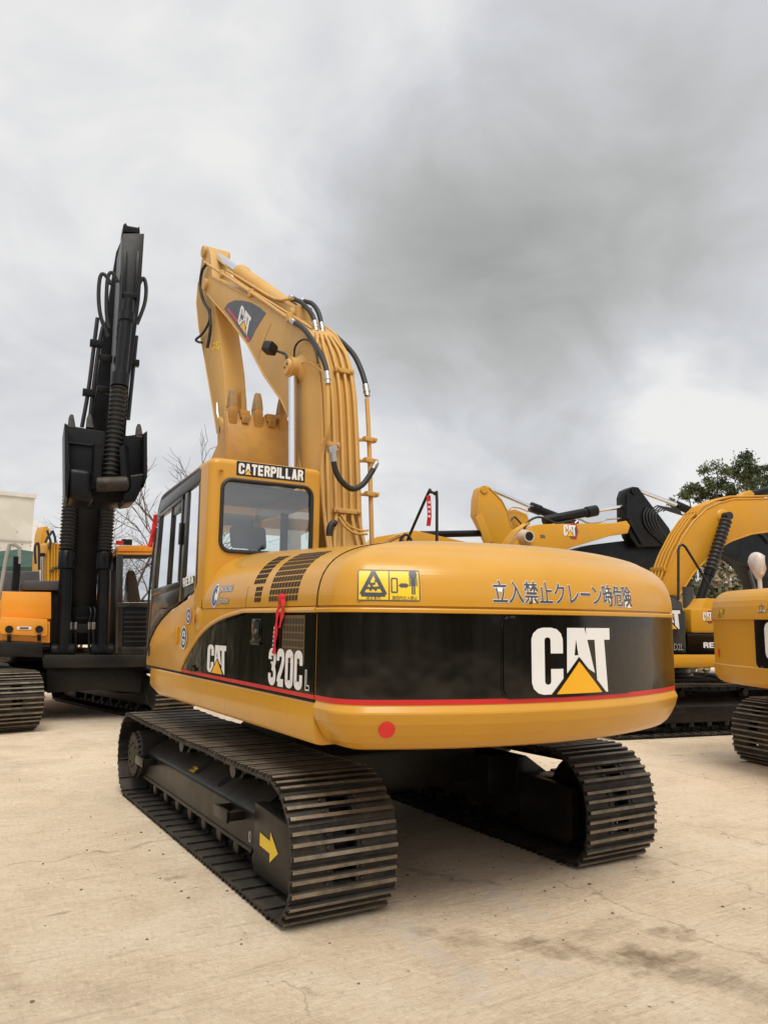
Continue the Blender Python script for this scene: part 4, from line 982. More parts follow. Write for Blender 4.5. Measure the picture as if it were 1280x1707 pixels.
# ---------------- machine at the right edge (rear towards us)
F3 = Frame((7.62, -1.42, 0), HD); m3_ = thing('excavator', 'bright yellow excavator cut off by the right edge, black panel in its rounded tail', 'excavator', F3, group=GX)
tracks(m3_, frame_detail=False, sides=(-1, 1))
R3 = 2.80
rows3 = [(1.03, .25, YELN), (1.045, .12, YELN), (1.09, .05, YELN), (1.15, .02, YELN), (1.27, .0, YELN), (1.278, .012, YELN), (1.285, .02, YELN), (1.82, .02, YELN), (1.83, -.006, YELN), (1.86, -.004, YELN), (1.90, .0, YELN), (1.98, .012, YELN), (2.05, .032, YELN), (2.10, .062, YELN), (2.14, .098, YELN), (2.17, .145, YELN), (2.19, .205, YELN), (2.20, .4, YELN), (2.21, .8, YELN), (2.215, 1.2, YELN)]
_p = (RT, WX, FIL)
cw3 = counterweight(m3_, rows3, R=R3)
b = MB(); b.box(-1.37, 1.37, -2.06, .0, 1.05, 2.18, YELN); b.box(.3, 1.37, 0, 1.5, 1.05, 1.9, YELN); b.box(-1.3, .3, 0, 1.6, 1.05, 1.3, FRM); b.build('house', m3_, .06)
b = MB(); b.box(-1.37, -.4, .05, 1.6, 1.3, 2.1, YELN)
for x in (-1.37, -.47):
    for y in (.05, 1.52): b.box(x, x+.07, y, y+.08, 2.1, 2.95, CABK)
b.box(-1.39, -.38, .03, 1.62, 2.93, 3.03, YELN); b.build('cab', m3_, .015)
b = MB(); b.prism([(-.1, 1.7), (-.2, 3.2), (.5, 4.6), (2.4, 5.0), (5.2, 4.2), (5.2, 3.9), (2.4, 4.2), (1.1, 3.7), (.5, 1.7)], 'x', -.2, .25, YELN); b.build('boom', m3_, .02)
def cw3pt(a, z, h): r = R3-.02+h; return V((r*math.sin(a), -r*math.cos(a), z))
def a3(px, py, r=R3-.02):
    d = F3._d(px, py); c = F3.c; A = d.x**2+d.y**2; B = 2*(c.x*d.x+c.y*d.y); K = c.x**2+c.y**2-r*r
    t = (-B-math.sqrt(max(0, B*B-4*A*K)))/(2*A); q = c+d*t; return math.atan2(q.x, -q.y), q.z
aw, zt_ = a3(1256, 1022); _, zb_ = a3(1258, 1113)
aw = -.30 if aw != aw else aw
wid = abs(aw)*2*R3*.98
map3 = lambda x, y, h: cw3pt(x/R3, y, h)
decal('rear_panel', [(poly2d(rrect(-wid/2-.05, wid/2+.05, zb_-.05, zt_+.05, .11)), YELN, .006), (poly2d(rrect(-wid/2, wid/2, zb_, zt_, .07)), BLK, .012)], map3, cw3, .06)
decal('emblem', [(g, m, h+.012) for g, m, h in catmark(.56, .42, -wid/2+.16, (zb_+zt_)/2-.21)], map3, cw3, .05)
aj, zj = a3(1263, 996)
g0 = text2d(s_, 1, .02); gj = fit2d(g0, aj*R3, aj*R3+1.25, 1.90, 2.005)
r3i = lambda x, y, h: cw3pt(x/R3, y, h+.018-(.0 if y < 1.9 else (y-1.9)*.2))
decal('lettering', [(fit2d(text2d(s_, 1, .05), aj*R3, aj*R3+1.25, 1.90, 2.005), WHT, .004), (fit2d(text2d(s_, 1, .015), aj*R3, aj*R3+1.25, 1.90, 2.005), GRYD, .006)], r3i, cw3, .05)
aS, zS = a3(1204, 1024)
Xs = lambda f: -.085+f*.17; Ys = lambda f: 1.70+f*.13
decal('warning_sticker', warn(Xs, Ys, .55), lambda x, y, h: cw3pt(aS+x/R3, y+zS-1.765, h+.004 if y+zS-1.765 < 1.82 else h+.022), cw3, .03)
aD, zD = a3(1198, 1088)
decal('reflector', [(ell2d(0, 0, .035, .055), REDD, .004)], lambda x, y, h: cw3pt(aD+x/R3, zD+y, h), cw3)
# mirror still in its wrapping, on the roof rail of that machine
q = F3.Y(1262, 942, -1.6)
b = MB(); rs = []
for z, w, d, sh in ((-.19, .03, .03, .0), (-.13, .075, .06, .02), (-.05, .115, .08, .0), (.05, .125, .085, -.01), (.12, .115, .08, -.015), (.16, .07, .05, -.02), (.175, .03, .02, -.02)):
    rs.append([(q.x+sh+w*math.cos(k*math.pi/5)*(1+.12*math.sin(3*k+z*40)), q.y+d*math.sin(k*math.pi/5), q.z+z) for k in range(10)])
b.sweep(rs, BAG); mi_ = b.build('mirror', m3_); b = MB(); b.tube([(q.x+.02, q.y, q.z-.12), (q.x+.025, q.y, 2.10)], .028, BAG, 8); b.build('mirror_post', mi_)

# ---------------- machine behind it with the big arched boom
F4 = Frame((8.1, 3.5, 0), HD); m4 = thing('excavator', 'yellow excavator on the right with a tall arched boom and black sides', 'excavator', F4, group=GX)
tracks(m4, frame_detail=True)
for o in [o for o in m4.children if o.name.startswith('track_frame')]: pass
rows4 = [(1.04, .15, YELN), (1.09, .04, YELN), (1.3, .0, BLK), (1.8, .0, YELN)]+[(z, d, YELN) for z, d in COVER]
counterweight(m4, rows4)
XS = 1.385
p4 = lambda l, x=XS: [(q.y, q.z) for q in (F4.X(px, py, x) for px, py in l)]
b = MB(); yR, zR = p4([(1192, 1112)])[0]
ysd = [p4([(px, 1100)])[0][0] for px in (1100, 1146, 1162, 1200)]
b.box(-1.37, 1.37, YS+.01, ysd[1], 1.3, 1.98, BLK)
b.prism([(YS+.01, 1.98), (ysd[1]-.02, 1.98), (ysd[1]-.05, 2.12), (ysd[1]-.2, 2.22), (YS+.01, 2.25)], 'x', -1.36, 1.36, GREYH)
b.build('engine_house', m4, .03)
b = MB(); b.box(-1.37, 1.385, ysd[1]+.01, 1.75, 1.3, 1.62, BLK); b.build('lower_body', m4, .02)
b = MB(); b.box(.45, 1.36, ysd[1]+.12, 1.7, 1.625, 2.02, YELN); b.prism([(ysd[1]+.12, 1.63), (ysd[1]+.5, 2.2), (1.2, 2.2), (1.6, 2.0), (1.6, 1.63)], 'x', .6, 1.30, YELN); tb = b.build('tool_box', m4, .04)
b = MB(); b.prism([(1.385, 1.07), (1.40, 1.16), (1.385, 1.28), (-1.385, 1.28), (-1.40, 1.16), (-1.385, 1.07)], 'y', YS+.01, 1.8, YELN); b.build('skirt_panel', m4, .02)
f4 = lambda px, py, x=XS+.002: flat(F4.X(px, py, x), (0, 1, 0), (0, 0, 1))
e0 = F4.X(1088, 1046, XS); e1 = F4.X(1133, 1018, XS)
decal('emblem', catmark(abs(e1.y-e0.y), .30), flat((XS-.005, min(e0.y, e1.y), e0.z-.02), (0, 1, 0), (0, 0, 1)), m4)
decal('model_number', [(fit2d(text2d('330', 1, .05, .7), 0, .30, 0, .13), WHT, .002), (fit2d(text2d('D2L', 1, .02, .8), .32, .50, -.02, .09), mat('number_grey', (.25, .25, .25), .5), .002)], flat((XS-.005, F4.X(1125, 1082, XS).y-.34, F4.X(1125, 1082, XS).z), (0, 1, 0), (0, 0, 1)), m4)
decal('side_lettering', heavy('RELIABLE', 0, .85, 0, .09, WHT, .002), flat((XS+.001, F4.X(1172, 1080, XS).y, F4.X(1172, 1080, XS).z), (0, 1, 0), (0, 0, 1)), m4)
hexm = lambda w: [(poly2d([(.55*w, 1.0*w), (.95*w, 1.0*w), (1.12*w, .5*w), (.95*w, -.05*w), (.55*w, -.05*w), (.4*w, .2*w)]), RED, .001), (poly2d([(.5*w, .92*w), (.9*w, .92*w), (1.03*w, .5*w), (.9*w, .03*w), (.5*w, .03*w)]), GRYD, .002)]+[(g, m, h+.001) for g, m, h in catmark(w*.9, w*.72, 0, w*.15)]
qh = F4.X(1171, 1038, 1.36); decal('emblem', hexm(.20), flat((1.362, qh.y, qh.z), (0, 1, 0), (0, 0, 1)), tb)
# boom
XB4 = .2
top4 = p4([(1102, 990), (1105, 972), (1122, 925), (1138, 894), (1155, 869), (1177, 848), (1199, 838), (1222, 832), (1285, 831)], XB4)
low4 = p4([(1290, 885), (1252, 890), (1220, 901), (1205, 909), (1177, 933), (1155, 956), (1131, 994)], XB4)
b = MB(); b.prism(top4+low4, 'x', XB4-.42, XB4, YELN); bm4 = b.build('boom', m4, .015)
b = MB()
for x in (XB4-.002, XB4-.418): b.tube([(x, y, z) for y, z in top4], .016, YELN, 6); b.tube([(x, y, z) for y, z in low4], .016, YELN, 6)
b.build('flange', bm4)
for i, dx in enumerate((.04, .13, .22, .31)):
    b = MB(); b.tube([(XB4-dx, y-.045, z+.05) for y, z in top4[1:]], .02, YELN, 8); b.build('pipe', bm4)
for px, py in ((1112, 950), (1166, 858)):
    q = F4.X(px, py, XB4); b = MB(); b.box(XB4-.38, XB4-.0, q.y-.08, q.y-.03, q.z-.02, q.z+.06, YELN); b.build('pipe_clamp', bm4, .005)
b = MB(); b.prism(p4([(1226, 833), (1236, 822), (1246, 818), (1252, 823), (1252, 832)], XB4-.15), 'x', XB4-.28, XB4-.08, YELN); b.build('cylinder_bracket', bm4, .01)
b = MB(); a_, c_ = F4.X(1250, 826, XB4-.18), F4.X(1300, 812, XB4-.18); b.cyl(a_, c_, .085, NAVY); b.build('stick_cylinder', m4)
b = MB(); q = F4.X(1213, 860, XB4+.14); b.cyl(q-V((.14, 0, 0)), q+V((.05, 0, 0)), .075, RUB, 16); b.lathe(q-V((.17, 0, 0)), q-V((.10, 0, 0)), [(0, .17), (.03, .15), (.07, .10)], YELN, 24)
p0, p1, p2 = F4.X(1210, 866, XB4+.14), F4.X(1183, 952, XB4+.14), F4.X(1148, 1055, XB4+.14)
boot(b, p0, p1, .115, 13); b.lathe(p1, p2, [(0, 0), (0, .10), (.10, .10), (.11, .085), ((p2-p1).length, .085)], NAVY, 18); b.build('boom_cylinder', m4)
hr = lambda l, x: [F4.X(px, py, x) for px, py in l]
b = MB(); b.tube(hr([(1130, 1000), (1130, 960), (1130, 917), (1132, 910), (1137, 908), (1142, 912), (1170, 957), (1197, 1005)], 1.2), .022, RUB, 8); b.build('handrail', m4)
b = MB(); b.cyl(hr([(1146, 990)], .9)[0]-V((0, 0, .3)), hr([(1146, 990)], .9)[0]+V((0, 0, .12)), .09, GREYH); b.build('exhaust', m4)

# ---------------- second row: booms laid over behind the counterweight
F5 = Frame((8.2, 8.2, 0), HD); m5 = thing('excavator', 'yellow excavator behind the counterweight with a red hexagon mark on its boom', 'excavator', F5, group=GX)
simple_base(m5, YELN)
p5 = lambda l, x=.2: [(q.y, q.z) for q in (F5.X(px, py, x) for px, py in l)]
b = MB(); b.prism(p5([(850, 935), (858, 905), (872, 888), (888, 876), (905, 873.5), (1020, 872), (1044, 868), (1050, 876), (1046, 889), (1018, 893), (955, 912), (925, 925), (905, 945)]), 'x', -.25, .2, YELN); bm5 = b.build('boom', m5, .02)
b = MB()
for dx in (.03, .12, .21, .30): b.tube([(.2-dx, y-.05, z+.05) for y, z in p5([(845, 935), (853, 905), (868, 887), (885, 875)])], .02, YELN, 6)
b.build('pipes', bm5)
q = F5.X(882, 894, .42); b = MB(); b.lathe(q+V((-.25, 0, 0)), q, [(0, .19), (.25, .14), (.25, .0)], mat('pale_boss', (.55, .45, .33), .5), 24); b.cyl(q-V((.01, 0, 0)), q+V((.004, 0, 0)), .105, DRK, 24); b.build('boss', bm5)
q = F5.X(939, 897, .203); decal('emblem', hexm(.38), flat(q, (0, 1, 0), (0, 0, 1)), bm5)
q = F5.X(900, 897, .203); decal('mark', [(fit2d(text2d('336', 1, .05), 0, .14, 0, .09), GRYD, .001)], flat(q, (0, 1, 0), (0, 0, 1)), bm5)
b = MB(); a_, m_, c_ = F5.X(906, 868, -.02), F5.X(993, 851, -.02), F5.X(1046, 843, -.02); b.lathe(a_, m_, [(0, .0), (0, .10), (.1, .115), ((m_-a_).length-.3, .115), ((m_-a_).length-.29, .14), ((m_-a_).length, .14), ((m_-a_).length, 0)], NAVY, 18); sc5 = b.build('stick_cylinder', m5)
b = MB(); b.cyl(m_, c_, .055, CHR, 16); b.build('rod', sc5)
b = MB(); b.tube([F5.X(px, py, .1) for px, py in ((872, 885), (880, 870), (896, 862), (912, 866), (928, 872), (950, 869), (958, 874))], .028, RUB, 8, 4); b.tube([F5.X(px, py, .0) for px, py in ((958, 872), (966, 866), (980, 872), (1000, 870), (1010, 866), (1035, 864))], .022, STL, 8, 4); b.build('hose', bm5)
p5b = lambda l: p5(l, .12)
b = MB(); b.prism(p5b([(1040, 828), (1044, 816), (1055, 811), (1064, 812), (1071, 822), (1096, 855), (1115, 880), (1128, 910), (1062, 912), (1050, 895), (1041, 868)]), 'x', -.22, .12, NAVY); st5 = b.build('stick', m5, .03)
b = MB(); b.bar(F5.X(1047, 866, .15), F5.X(1070, 906, .15), .07, .10, NAVY); b.bar(F5.X(1045, 820, .13), F5.X(1045, 866, .13), .05, .08, NAVY); b.cyl(F5.X(1057, 818, .16)-V((.1, 0, 0)), F5.X(1057, 818, .16), .09, NAVY, 16); b.build('stiffener', st5, .01)
b = MB(); a_, m_, c_ = F5.X(1064, 818, -.05), F5.X(1128, 842, -.05), F5.X(1160, 856, -.05); b.cyl(a_, m_, .055, CHR, 14); b.cyl(m_, c_, .11, NAVY, 14); b.build('bucket_cylinder', m5)
for k in range(5):
    b = MB(); o = k*5; b.tube([F5.X(px, py, .16+.02*k) for px, py in ((1078+o, 846+o*.3), (1072+o, 860), (1078+o, 880), (1096+o*.8, 898), (1112+o*.6, 912))], .022, RUB, 8, 4); b.tube([F5.X(px, py, .05) for px, py in ((1085+o, 852), (1095+o, 843+k), (1110+o, 850), (1135, 858))], .02, RUB, 6, 4); b.build('hose', st5)
b = MB(); b.prism(p5([(948, 918), (985, 908), (1050, 900), (1150, 905), (1165, 940), (1120, 975), (1040, 957), (948, 934)], -.1), 'x', -.55, -.1, NAVY); b.build('bucket_arm', m5, .02)

F6 = Frame((6.6, 13.0, 0), HD); m6 = thing('excavator', 'farther yellow excavator whose pale stick head stands up behind the lettered counterweight', 'excavator', F6, group=GX)
simple_base(m6, YELN)
p6 = lambda l, x=.15: [(q.y, q.z) for q in (F6.X(px, py, x) for px, py in l)]
b = MB(); b.prism(p6([(796, 830), (800, 814), (808, 809), (816, 812), (836, 833), (846, 850), (854, 880), (862, 910), (822, 915), (806, 880), (795, 858)]), 'x', -.3, .15, YELN); st6 = b.build('stick', m6, .008)
b = MB(); b.bar(F6.X(797, 859, .16), F6.X(815, 905, .16), .06, .25, YELN); b.build('stiffener', st6, .01)
b = MB(); b.prism(p6([(845, 872), (846, 851), (858, 849), (878, 857), (884, 874), (860, 890)], -.05), 'x', -.2, -.05, YELN); b.build('bracket', st6, .008)
b = MB(); b.tube([F6.X(px, py, .05) for px, py in ((846, 852), (853, 846), (866, 847), (880, 853))], .022, YELB, 6, 3); b.tube([F6.X(px, py, .08) for px, py in ((848, 872), (856, 862), (862, 866), (874, 880))], .03, RUB, 6, 3); b.build('hose', st6)
b = MB(); c = F6.X(807, 816, .17); b.cyl(c-V((.5, 0, 0)), c+V((.02, 0, 0)), .12, YELN, 18, .01); b.build('pin', st6)
b = MB(); b.tube([F6.X(px, py, .155) for px, py in ((815, 813), (836, 834), (845, 851), (853, 880))], .02, YELB, 6); b.tube([F6.X(px, py, .155) for px, py in ((799, 816), (796, 858), (807, 880))], .02, YELB, 6); b.build('edge_plate', st6)
b = MB(); a_, m_, c_ = F6.X(817, 816, -.08), F6.X(884, 845, -.08), F6.X(960, 874, -.08); b.cyl(a_, m_, .065, CHR, 14); b.lathe(m_, c_, [(0, 0), (0, .16), (.35, .16), (.36, .13), ((c_-m_).length, .13)], NAVY, 16); b.build('bucket_cylinder', m6)
b = MB(); a_, c_ = F6.X(700, 891, -.08), F6.X(808, 889, -.08); b.cyl(a_, c_, .10, NAVY, 16); b.build('stick_cylinder', m6)
b = MB(); b.prism([(-.1, 2.0), (.2, 3.2), (1.0, 4.1), (2.2, 4.35)]+[(p6([(800, 885)])[0][0]+.1, p6([(800, 893)])[0][1]-.3)]+[(2.2, 3.7), (1.1, 3.2), (.6, 2.0)], 'x', -.35, .2, YELN); b.build('boom', m6, .02)

F7 = Frame((11.2, 8.6, 0), HD); m7 = thing('excavator', 'black-boomed excavator mostly hidden under the tall arched yellow boom on the right', 'excavator', F7, group=GX)
simple_base(m7, NAVY)
p7 = lambda l, x=.2: [(q.y, q.z) for q in (F7.X(px, py, x) for px, py in l)]
b = MB(); b.prism(p7([(1188, 925), (1205, 905), (1235, 880), (1290, 868), (1330, 880), (1330, 1000), (1275, 995), (1262, 985), (1256, 968), (1245, 948), (1228, 934), (1205, 924)]), 'x', -.3, .2, NAVY); bm7 = b.build('boom', m7, .03)
b = MB(); b.bar(F7.X(1203, 921, .22), F7.X(1262, 950, .22), .06, .12, NAVY); b.bar(F7.X(1248, 950, .22), F7.X(1258, 985, .22), .06, .10, GREYH); b.build('stiffener', bm7, .01)
b = MB(); b.tube([F7.X(px, py, .25) for px, py in ((1262, 886), (1272, 893), (1282, 905))], .03, RUB, 8, 4); b.build('hose', bm7)

# ---------------- black-boomed machine on the left, facing us
F1 = Frame((-1.2, 9.75, 0), (-.12, -.99), 1.12); m1 = thing('excavator', 'excavator on the left facing us with an upright black boom and orange toolbox', 'excavator', F1, group=GX)
tracks(m1, G=2.34, frame_detail=False, slew=.322)
Y1 = lambda px, py, y: F1.Y(px, py, y)
def slab(b, pxs, y0, y1, m): # outline measured on the plane y0, given its own depth to y1
    b.prism([(q.x, q.z) for q in (Y1(px, py, y0) for px, py in pxs)], 'y', y1, y0, m)
b = MB(); slab(b, [(78, 1112), (235, 1108), (256, 1140), (256, 1180), (240, 1156), (160, 1150), (78, 1156)], 1.15, -1.0, FRM); b.build('car_body', m1, .03)
b = MB(); slab(b, [(72, 1092), (262, 1092), (262, 1112), (72, 1114)], 1.55, -1.8, FRM); slab(b, [(-30, 1068), (72, 1072), (72, 1096), (-30, 1094)], 1.6, .2, FRM); b.build('deck', m1, .02)
b = MB(); slab(b, [(5, 986), (86, 987), (86, 1032), (2, 1030)], 1.50, .5, ORG); slab(b, [(2, 1028), (80, 1032), (80, 1058), (77, 1061), (3, 1058), (-2, 1050)], 1.62, 1.3, ORG); slab(b, [(-5, 1034), (84, 1036), (84, 1072), (-5, 1068)], 1.52, .6, ORG)
tb1 = b.build('tool_box', m1, .025)
for px in (16, 66):
    c = Y1(px, 1049, 1.625); b = MB(); b.cyl(c, c+V((0, .02, 0)), .055, FRM, 14); b.bar(Y1(px, 1058, 1.64), Y1(px, 1068, 1.60), .05, .03, FRM); b.build('latch', tb1)
c = Y1(41, 1047, 1.63); decal('badge', [(poly2d(rrect(-.10, .10, -.022, .022, .02)), WHT, .001), (rect2d(-.06, .06, -.015, .012), GRYD, .002)], flat(c, (-1, 0, 0), (0, 0, 1), (0, 1, 0)), tb1)
b = MB(); slab(b, [(34, 975), (42, 968), (112, 968), (112, 984), (34, 984)], 1.2, -.6, GREYH); slab(b, [(88, 985), (112, 985), (112, 1100), (84, 1100)], .9, -1.5, FRM); b.build('engine_deck', m1, .02)
b = MB(); b.tube([Y1(px, py, 1.3) for px, py in ((-2, 1000), (6, 960), (12, 925), (17, 908), (24, 907), (33, 913), (33, 940))], .030, mat('rail_grey', (.30, .30, .27), .5), 8); b.tube([Y1(px, py, 1.28) for px, py in ((29, 928), (28, 955), (25, 985))], .055, NAVY, 8); b.build('handrail', m1)
# boom (front face), its foot between the two cylinders
b = MB(); bx = [(118, 1035), (120, 960), (128, 832), (152, 700), (172, 560), (194, 420), (206, 392), (222, 392), (216, 440), (204, 560), (184, 700), (172, 832), (163, 960), (160, 1035)]
cs = []
for px, py in bx:
    t = (1035-py)/640; y = .75+1.5*math.sin(min(1, t)*1.7)*.55
    cs.append(Y1(px, py, y))
n2 = len(cs)//2; left = cs[:n2]; right = cs[n2:][::-1]
b.sweep([[l, r, r+V((0, -.62, -.1)), l+V((0, -.62, -.1))] for l, r in zip(left, right)], NAVY); bm1 = b.build('boom', m1, .012)
b = MB(); slab(b, [(112, 1000), (166, 1000), (170, 1045), (160, 1075), (118, 1075), (108, 1045)], .80, .0, NAVY); b.build('boom_foot', bm1, .02)
b = MB(); slab(b, [(112, 1030), (165, 1028), (165, 1032), (112, 1034)], .83, .79, FRM); slab(b, [(118, 1040), (166, 1040), (166, 1055), (118, 1055)], 1.0, .82, FRM); b.build('manifold', m1, .01)
for sx, xs_ in ((-1, (116, 119, 125, 127)), (1, (147, 150, 155, 158))):
    for px in (xs_[0]+2, xs_[2]+1):
        b = MB(); b.tube([Y1(px-sx*0, 1012+0, .86), Y1(px+3*(-sx)*-1, 1020, .93), Y1(px, 1036, .98)], .02, NAVY, 8, 3); b.tube([Y1(px, 1050, 1.0), Y1(px, 1085, 1.0)], .022, RUB, 8); o = b.build('hose', m1)
        b = MB(); b.cyl(Y1(px, 1037, .99), Y1(px, 1049, .99), .032, STL, 10); b.build('fitting', o)
for (xb0, yb0), (xb1, yb1), (xt, yt) in (((105, 1085), (112, 918), (118, 832)), ((170, 1085), (175, 920), (180, 838))):
    b = MB(); p, q, t = Y1(xb0, yb0, 1.35), Y1(xb1, yb1, 1.25), Y1(xt, yt, 1.15)
    L_ = (q-p).length; b.lathe(p, q, [(0, 0), (0, .13), (.06, .13), (.08, .098), (L_-.30, .098), (L_-.28, .125), (L_-.03, .125), (L_, .10), (L_, 0)], NAVY, 18); b.cyl(p-V((.16, 0, 0)), p+V((.16, 0, 0)), .11, NAVY, 16)
    boot(b, q, q+(t-q)*1.6, .125, 24); b.build('boom_cylinder', m1)
# stick hanging down in front, with its cylinder, pipes and the curled bucket
b = MB(); sx_ = [((205, 389), (241, 389), 2.6), ((199, 500), (234, 500), 2.75), ((190, 640), (216, 640), 2.9), ((180, 800), (205, 800), 2.95)]
rs = []
for a_, c_, y in sx_:
    l, r = Y1(*a_, y), Y1(*c_, y); dd = .95 if a_[1] < 400 else 1.0 if a_[1] < 600 else .7
    rs.append([l, r, r+V((0, -dd, 0)), l+V((0, -dd, 0))])
b.sweep(rs, NAVY); st1 = b.build('stick', m1, .015)
b = MB(); slab(b, [(205, 386), (206, 374), (210, 371), (213, 376), (230, 379), (233, 377), (234, 388)], 2.45, 2.1, NAVY); b.build('stick_head', st1, .01)
b = MB()
for px0, px1 in ((210, 207), (231, 227)): b.bar(Y1(px0, 420, 2.68), Y1(px1, 492, 2.78), .05, .05, NAVY)
b.bar(Y1(206, 492, 2.79), Y1(229, 494, 2.79), .05, .08, NAVY); b.build('rib', st1, .01)
b = MB(); a_, c_ = Y1(215, 500, 2.95), Y1(200, 645, 3.1); L_ = (c_-a_).length; b.lathe(a_, c_, [(0, 0), (0, .08), (.2, .08), (.22, .11), (.35, .11), (.36, .088), (L_-.22, .088), (L_-.2, .125), (L_, .125), (L_, 0)], NAVY, 18); boot(b, c_, Y1(184, 797, 3.2), .125, 20); b.build('bucket_cylinder', m1)
for pts in (((186, 474), (177, 460), (170, 457), (166, 470), (165, 500), (169, 530), (181, 562)), ((196, 470), (189, 456), (183, 456), (179, 472), (178, 520), (183, 548)), ((232, 474), (238, 464), (242, 468), (244, 484), (241, 508), (229, 540)), ((163, 530), (158, 570), (148, 650), (137, 712)), ((172, 545), (165, 580), (156, 650), (150, 700)), ((228, 560), (224, 600), (219, 650), (214, 700))):
    b = MB(); b.tube([Y1(px, py, 2.5) for px, py in pts], .029, RUB, 8, 4); b.build('hose', st1)
for px, py in ((161, 573), (149, 655), (177, 598), (172, 650), (222, 605)):
    b = MB(); c = Y1(px, py, 2.5); b.obox(c, (.09, 0, 0), (0, .05, 0), (0, 0, .05), NAVY); b.build('pipe_clamp', st1, .01)
b = MB(); slab(b, [(110, 708), (168, 718), (213, 726), (244, 722), (245, 795), (238, 812), (225, 836), (190, 838), (150, 838), (112, 832), (110, 780)], 3.0, 2.3, NAVY)
bk1 = b.build('bucket', m1, .018)
for pl_ in ([(108, 705), (114, 708), (117, 780), (113, 832), (109, 826)], [(240, 722), (246, 718), (246, 795), (240, 812)]):
    b = MB(); slab(b, pl_, 3.35, 2.4, NAVY); b.build('side_plate', bk1, .01)
b = MB(); l, r = Y1(160, 808, 3.35), Y1(214, 806, 3.35); b.cyl(l, r, .10, TRK, 18, .02)
b.bar(Y1(162, 742, 3.3), Y1(160, 815, 3.35), .10, .08, NAVY); b.bar(Y1(207, 744, 3.3), Y1(211, 812, 3.35), .10, .08, NAVY); b.build('bucket_link', bk1)
b = MB(); slab(b, [(113, 778), (156, 784), (157, 837), (113, 831)], 3.32, 2.6, NAVY); b.build('bucket_floor', bk1, .09, 4)
b = MB(); slab(b, [(214, 792), (243, 788), (243, 800), (238, 812), (226, 836), (205, 839), (205, 820), (214, 816)], 3.30, 2.6, NAVY); b.build('bucket_floor', bk1, .06, 4)
b = MB(); slab(b, [(113, 735), (160, 741), (160, 744), (113, 738)], 3.04, 2.99, FRM); b.build('lip_seam', bk1)
for px in (120, 150, 232):
    b = MB(); y = 688 if px < 200 else 704; t_, m_ = Y1(px, y+3, 2.9), Y1(px, y+26, 2.95); w = .052
    b.sweep([[m_+V((-w, -.06, 0)), m_+V((w, -.06, 0)), m_+V((w, .06, 0)), m_+V((-w, .06, 0))], [t_+V((-w*.7, -.04, -.06)), t_+V((w*.7, -.04, -.06)), t_+V((w*.7, .04, -.06)), t_+V((-w*.7, .04, -.06))], [t_+V((-w*.4, -.02, 0)), t_+V((w*.4, -.02, 0)), t_+V((w*.4, .02, 0)), t_+V((-w*.4, .02, 0))]], TRK); b.build('tooth', bk1, .012)
# its cab
GLSW = glass_mat('windscreen_glass', (.78, .84, .88), .04)
b = MB(); slab(b, [(196, 910), (262, 908), (262, 920), (196, 919)], 1.45, .1, ORG); slab(b, [(196, 919), (262, 920), (262, 923), (196, 922)], 1.40, .12, DRK); slab(b, [(196, 921), (262, 921), (262, 924), (196, 924)], 1.47, 1.3, ORG)
cab1 = b.build('cab_roof', m1, .015)
b = MB()
slab(b, [(196, 922), (206, 922), (204, 1090), (193, 1090)], 1.46, 1.36, CABK); slab(b, [(256, 922), (264, 922), (262, 1090), (253, 1090)], 1.46, 1.36, CABK); slab(b, [(196, 1004), (262, 1004), (262, 1012), (196, 1012)], 1.48, 1.4, CABK); slab(b, [(196, 1078), (262, 1078), (262, 1092), (196, 1092)], 1.46, .1, CABK)
slab(b, [(204, 1012), (256, 1012), (256, 1080), (202, 1080)], 1.42, 1.38, NAVY)
for k in range(7): slab(b, [(207, 1020+k*8), (252, 1020+k*8), (252, 1022+k*8), (207, 1022+k*8)], 1.445, 1.425, FRM)
slab(b, [(186, 915), (196, 915), (193, 1085), (183, 1085)], .4, .2, CABK)
b.build('cab_frame', m1, .006)
b = MB(); b.face([Y1(px, py, y) for px, py, y in ((205, 924, 1.18), (257, 924, 1.18), (256, 1005, 1.44), (203, 1005, 1.44))], GLSW); b.build('windscreen', m1)
b = MB(); slab(b, [(196, 1000), (262, 1000), (262, 1085), (196, 1085)], .12, .04, CABK); slab(b, [(196, 922), (204, 922), (204, 1000), (196, 1000)], .12, .04, CABK); slab(b, [(254, 922), (262, 922), (262, 1000), (254, 1000)], .12, .04, CABK); b.build('rear_wall', m1)
b = MB(); slab(b, [(208, 1005), (210, 965), (215, 950), (224, 950), (229, 965), (236, 1005)], .6, .45, SEATM); b.build('seat', m1, .04)
b = MB(); c = Y1(200, 908, 1.3); b.cyl(c, c+V((0, 0, .06)), .06, RED, 12); b.build('beacon', m1); b = MB(); c = Y1(212, 908, 1.2); b.box(c.x-.08, c.x+.08, c.y-.1, c.y, c.z, c.z+.09, FRM); b.build('roof_lamp', m1)
b = MB(); b.box(-1.3, 1.3, -2.4, -.4, 1.1, 2.0, ORG); b.build('engine_house', m1, .08)

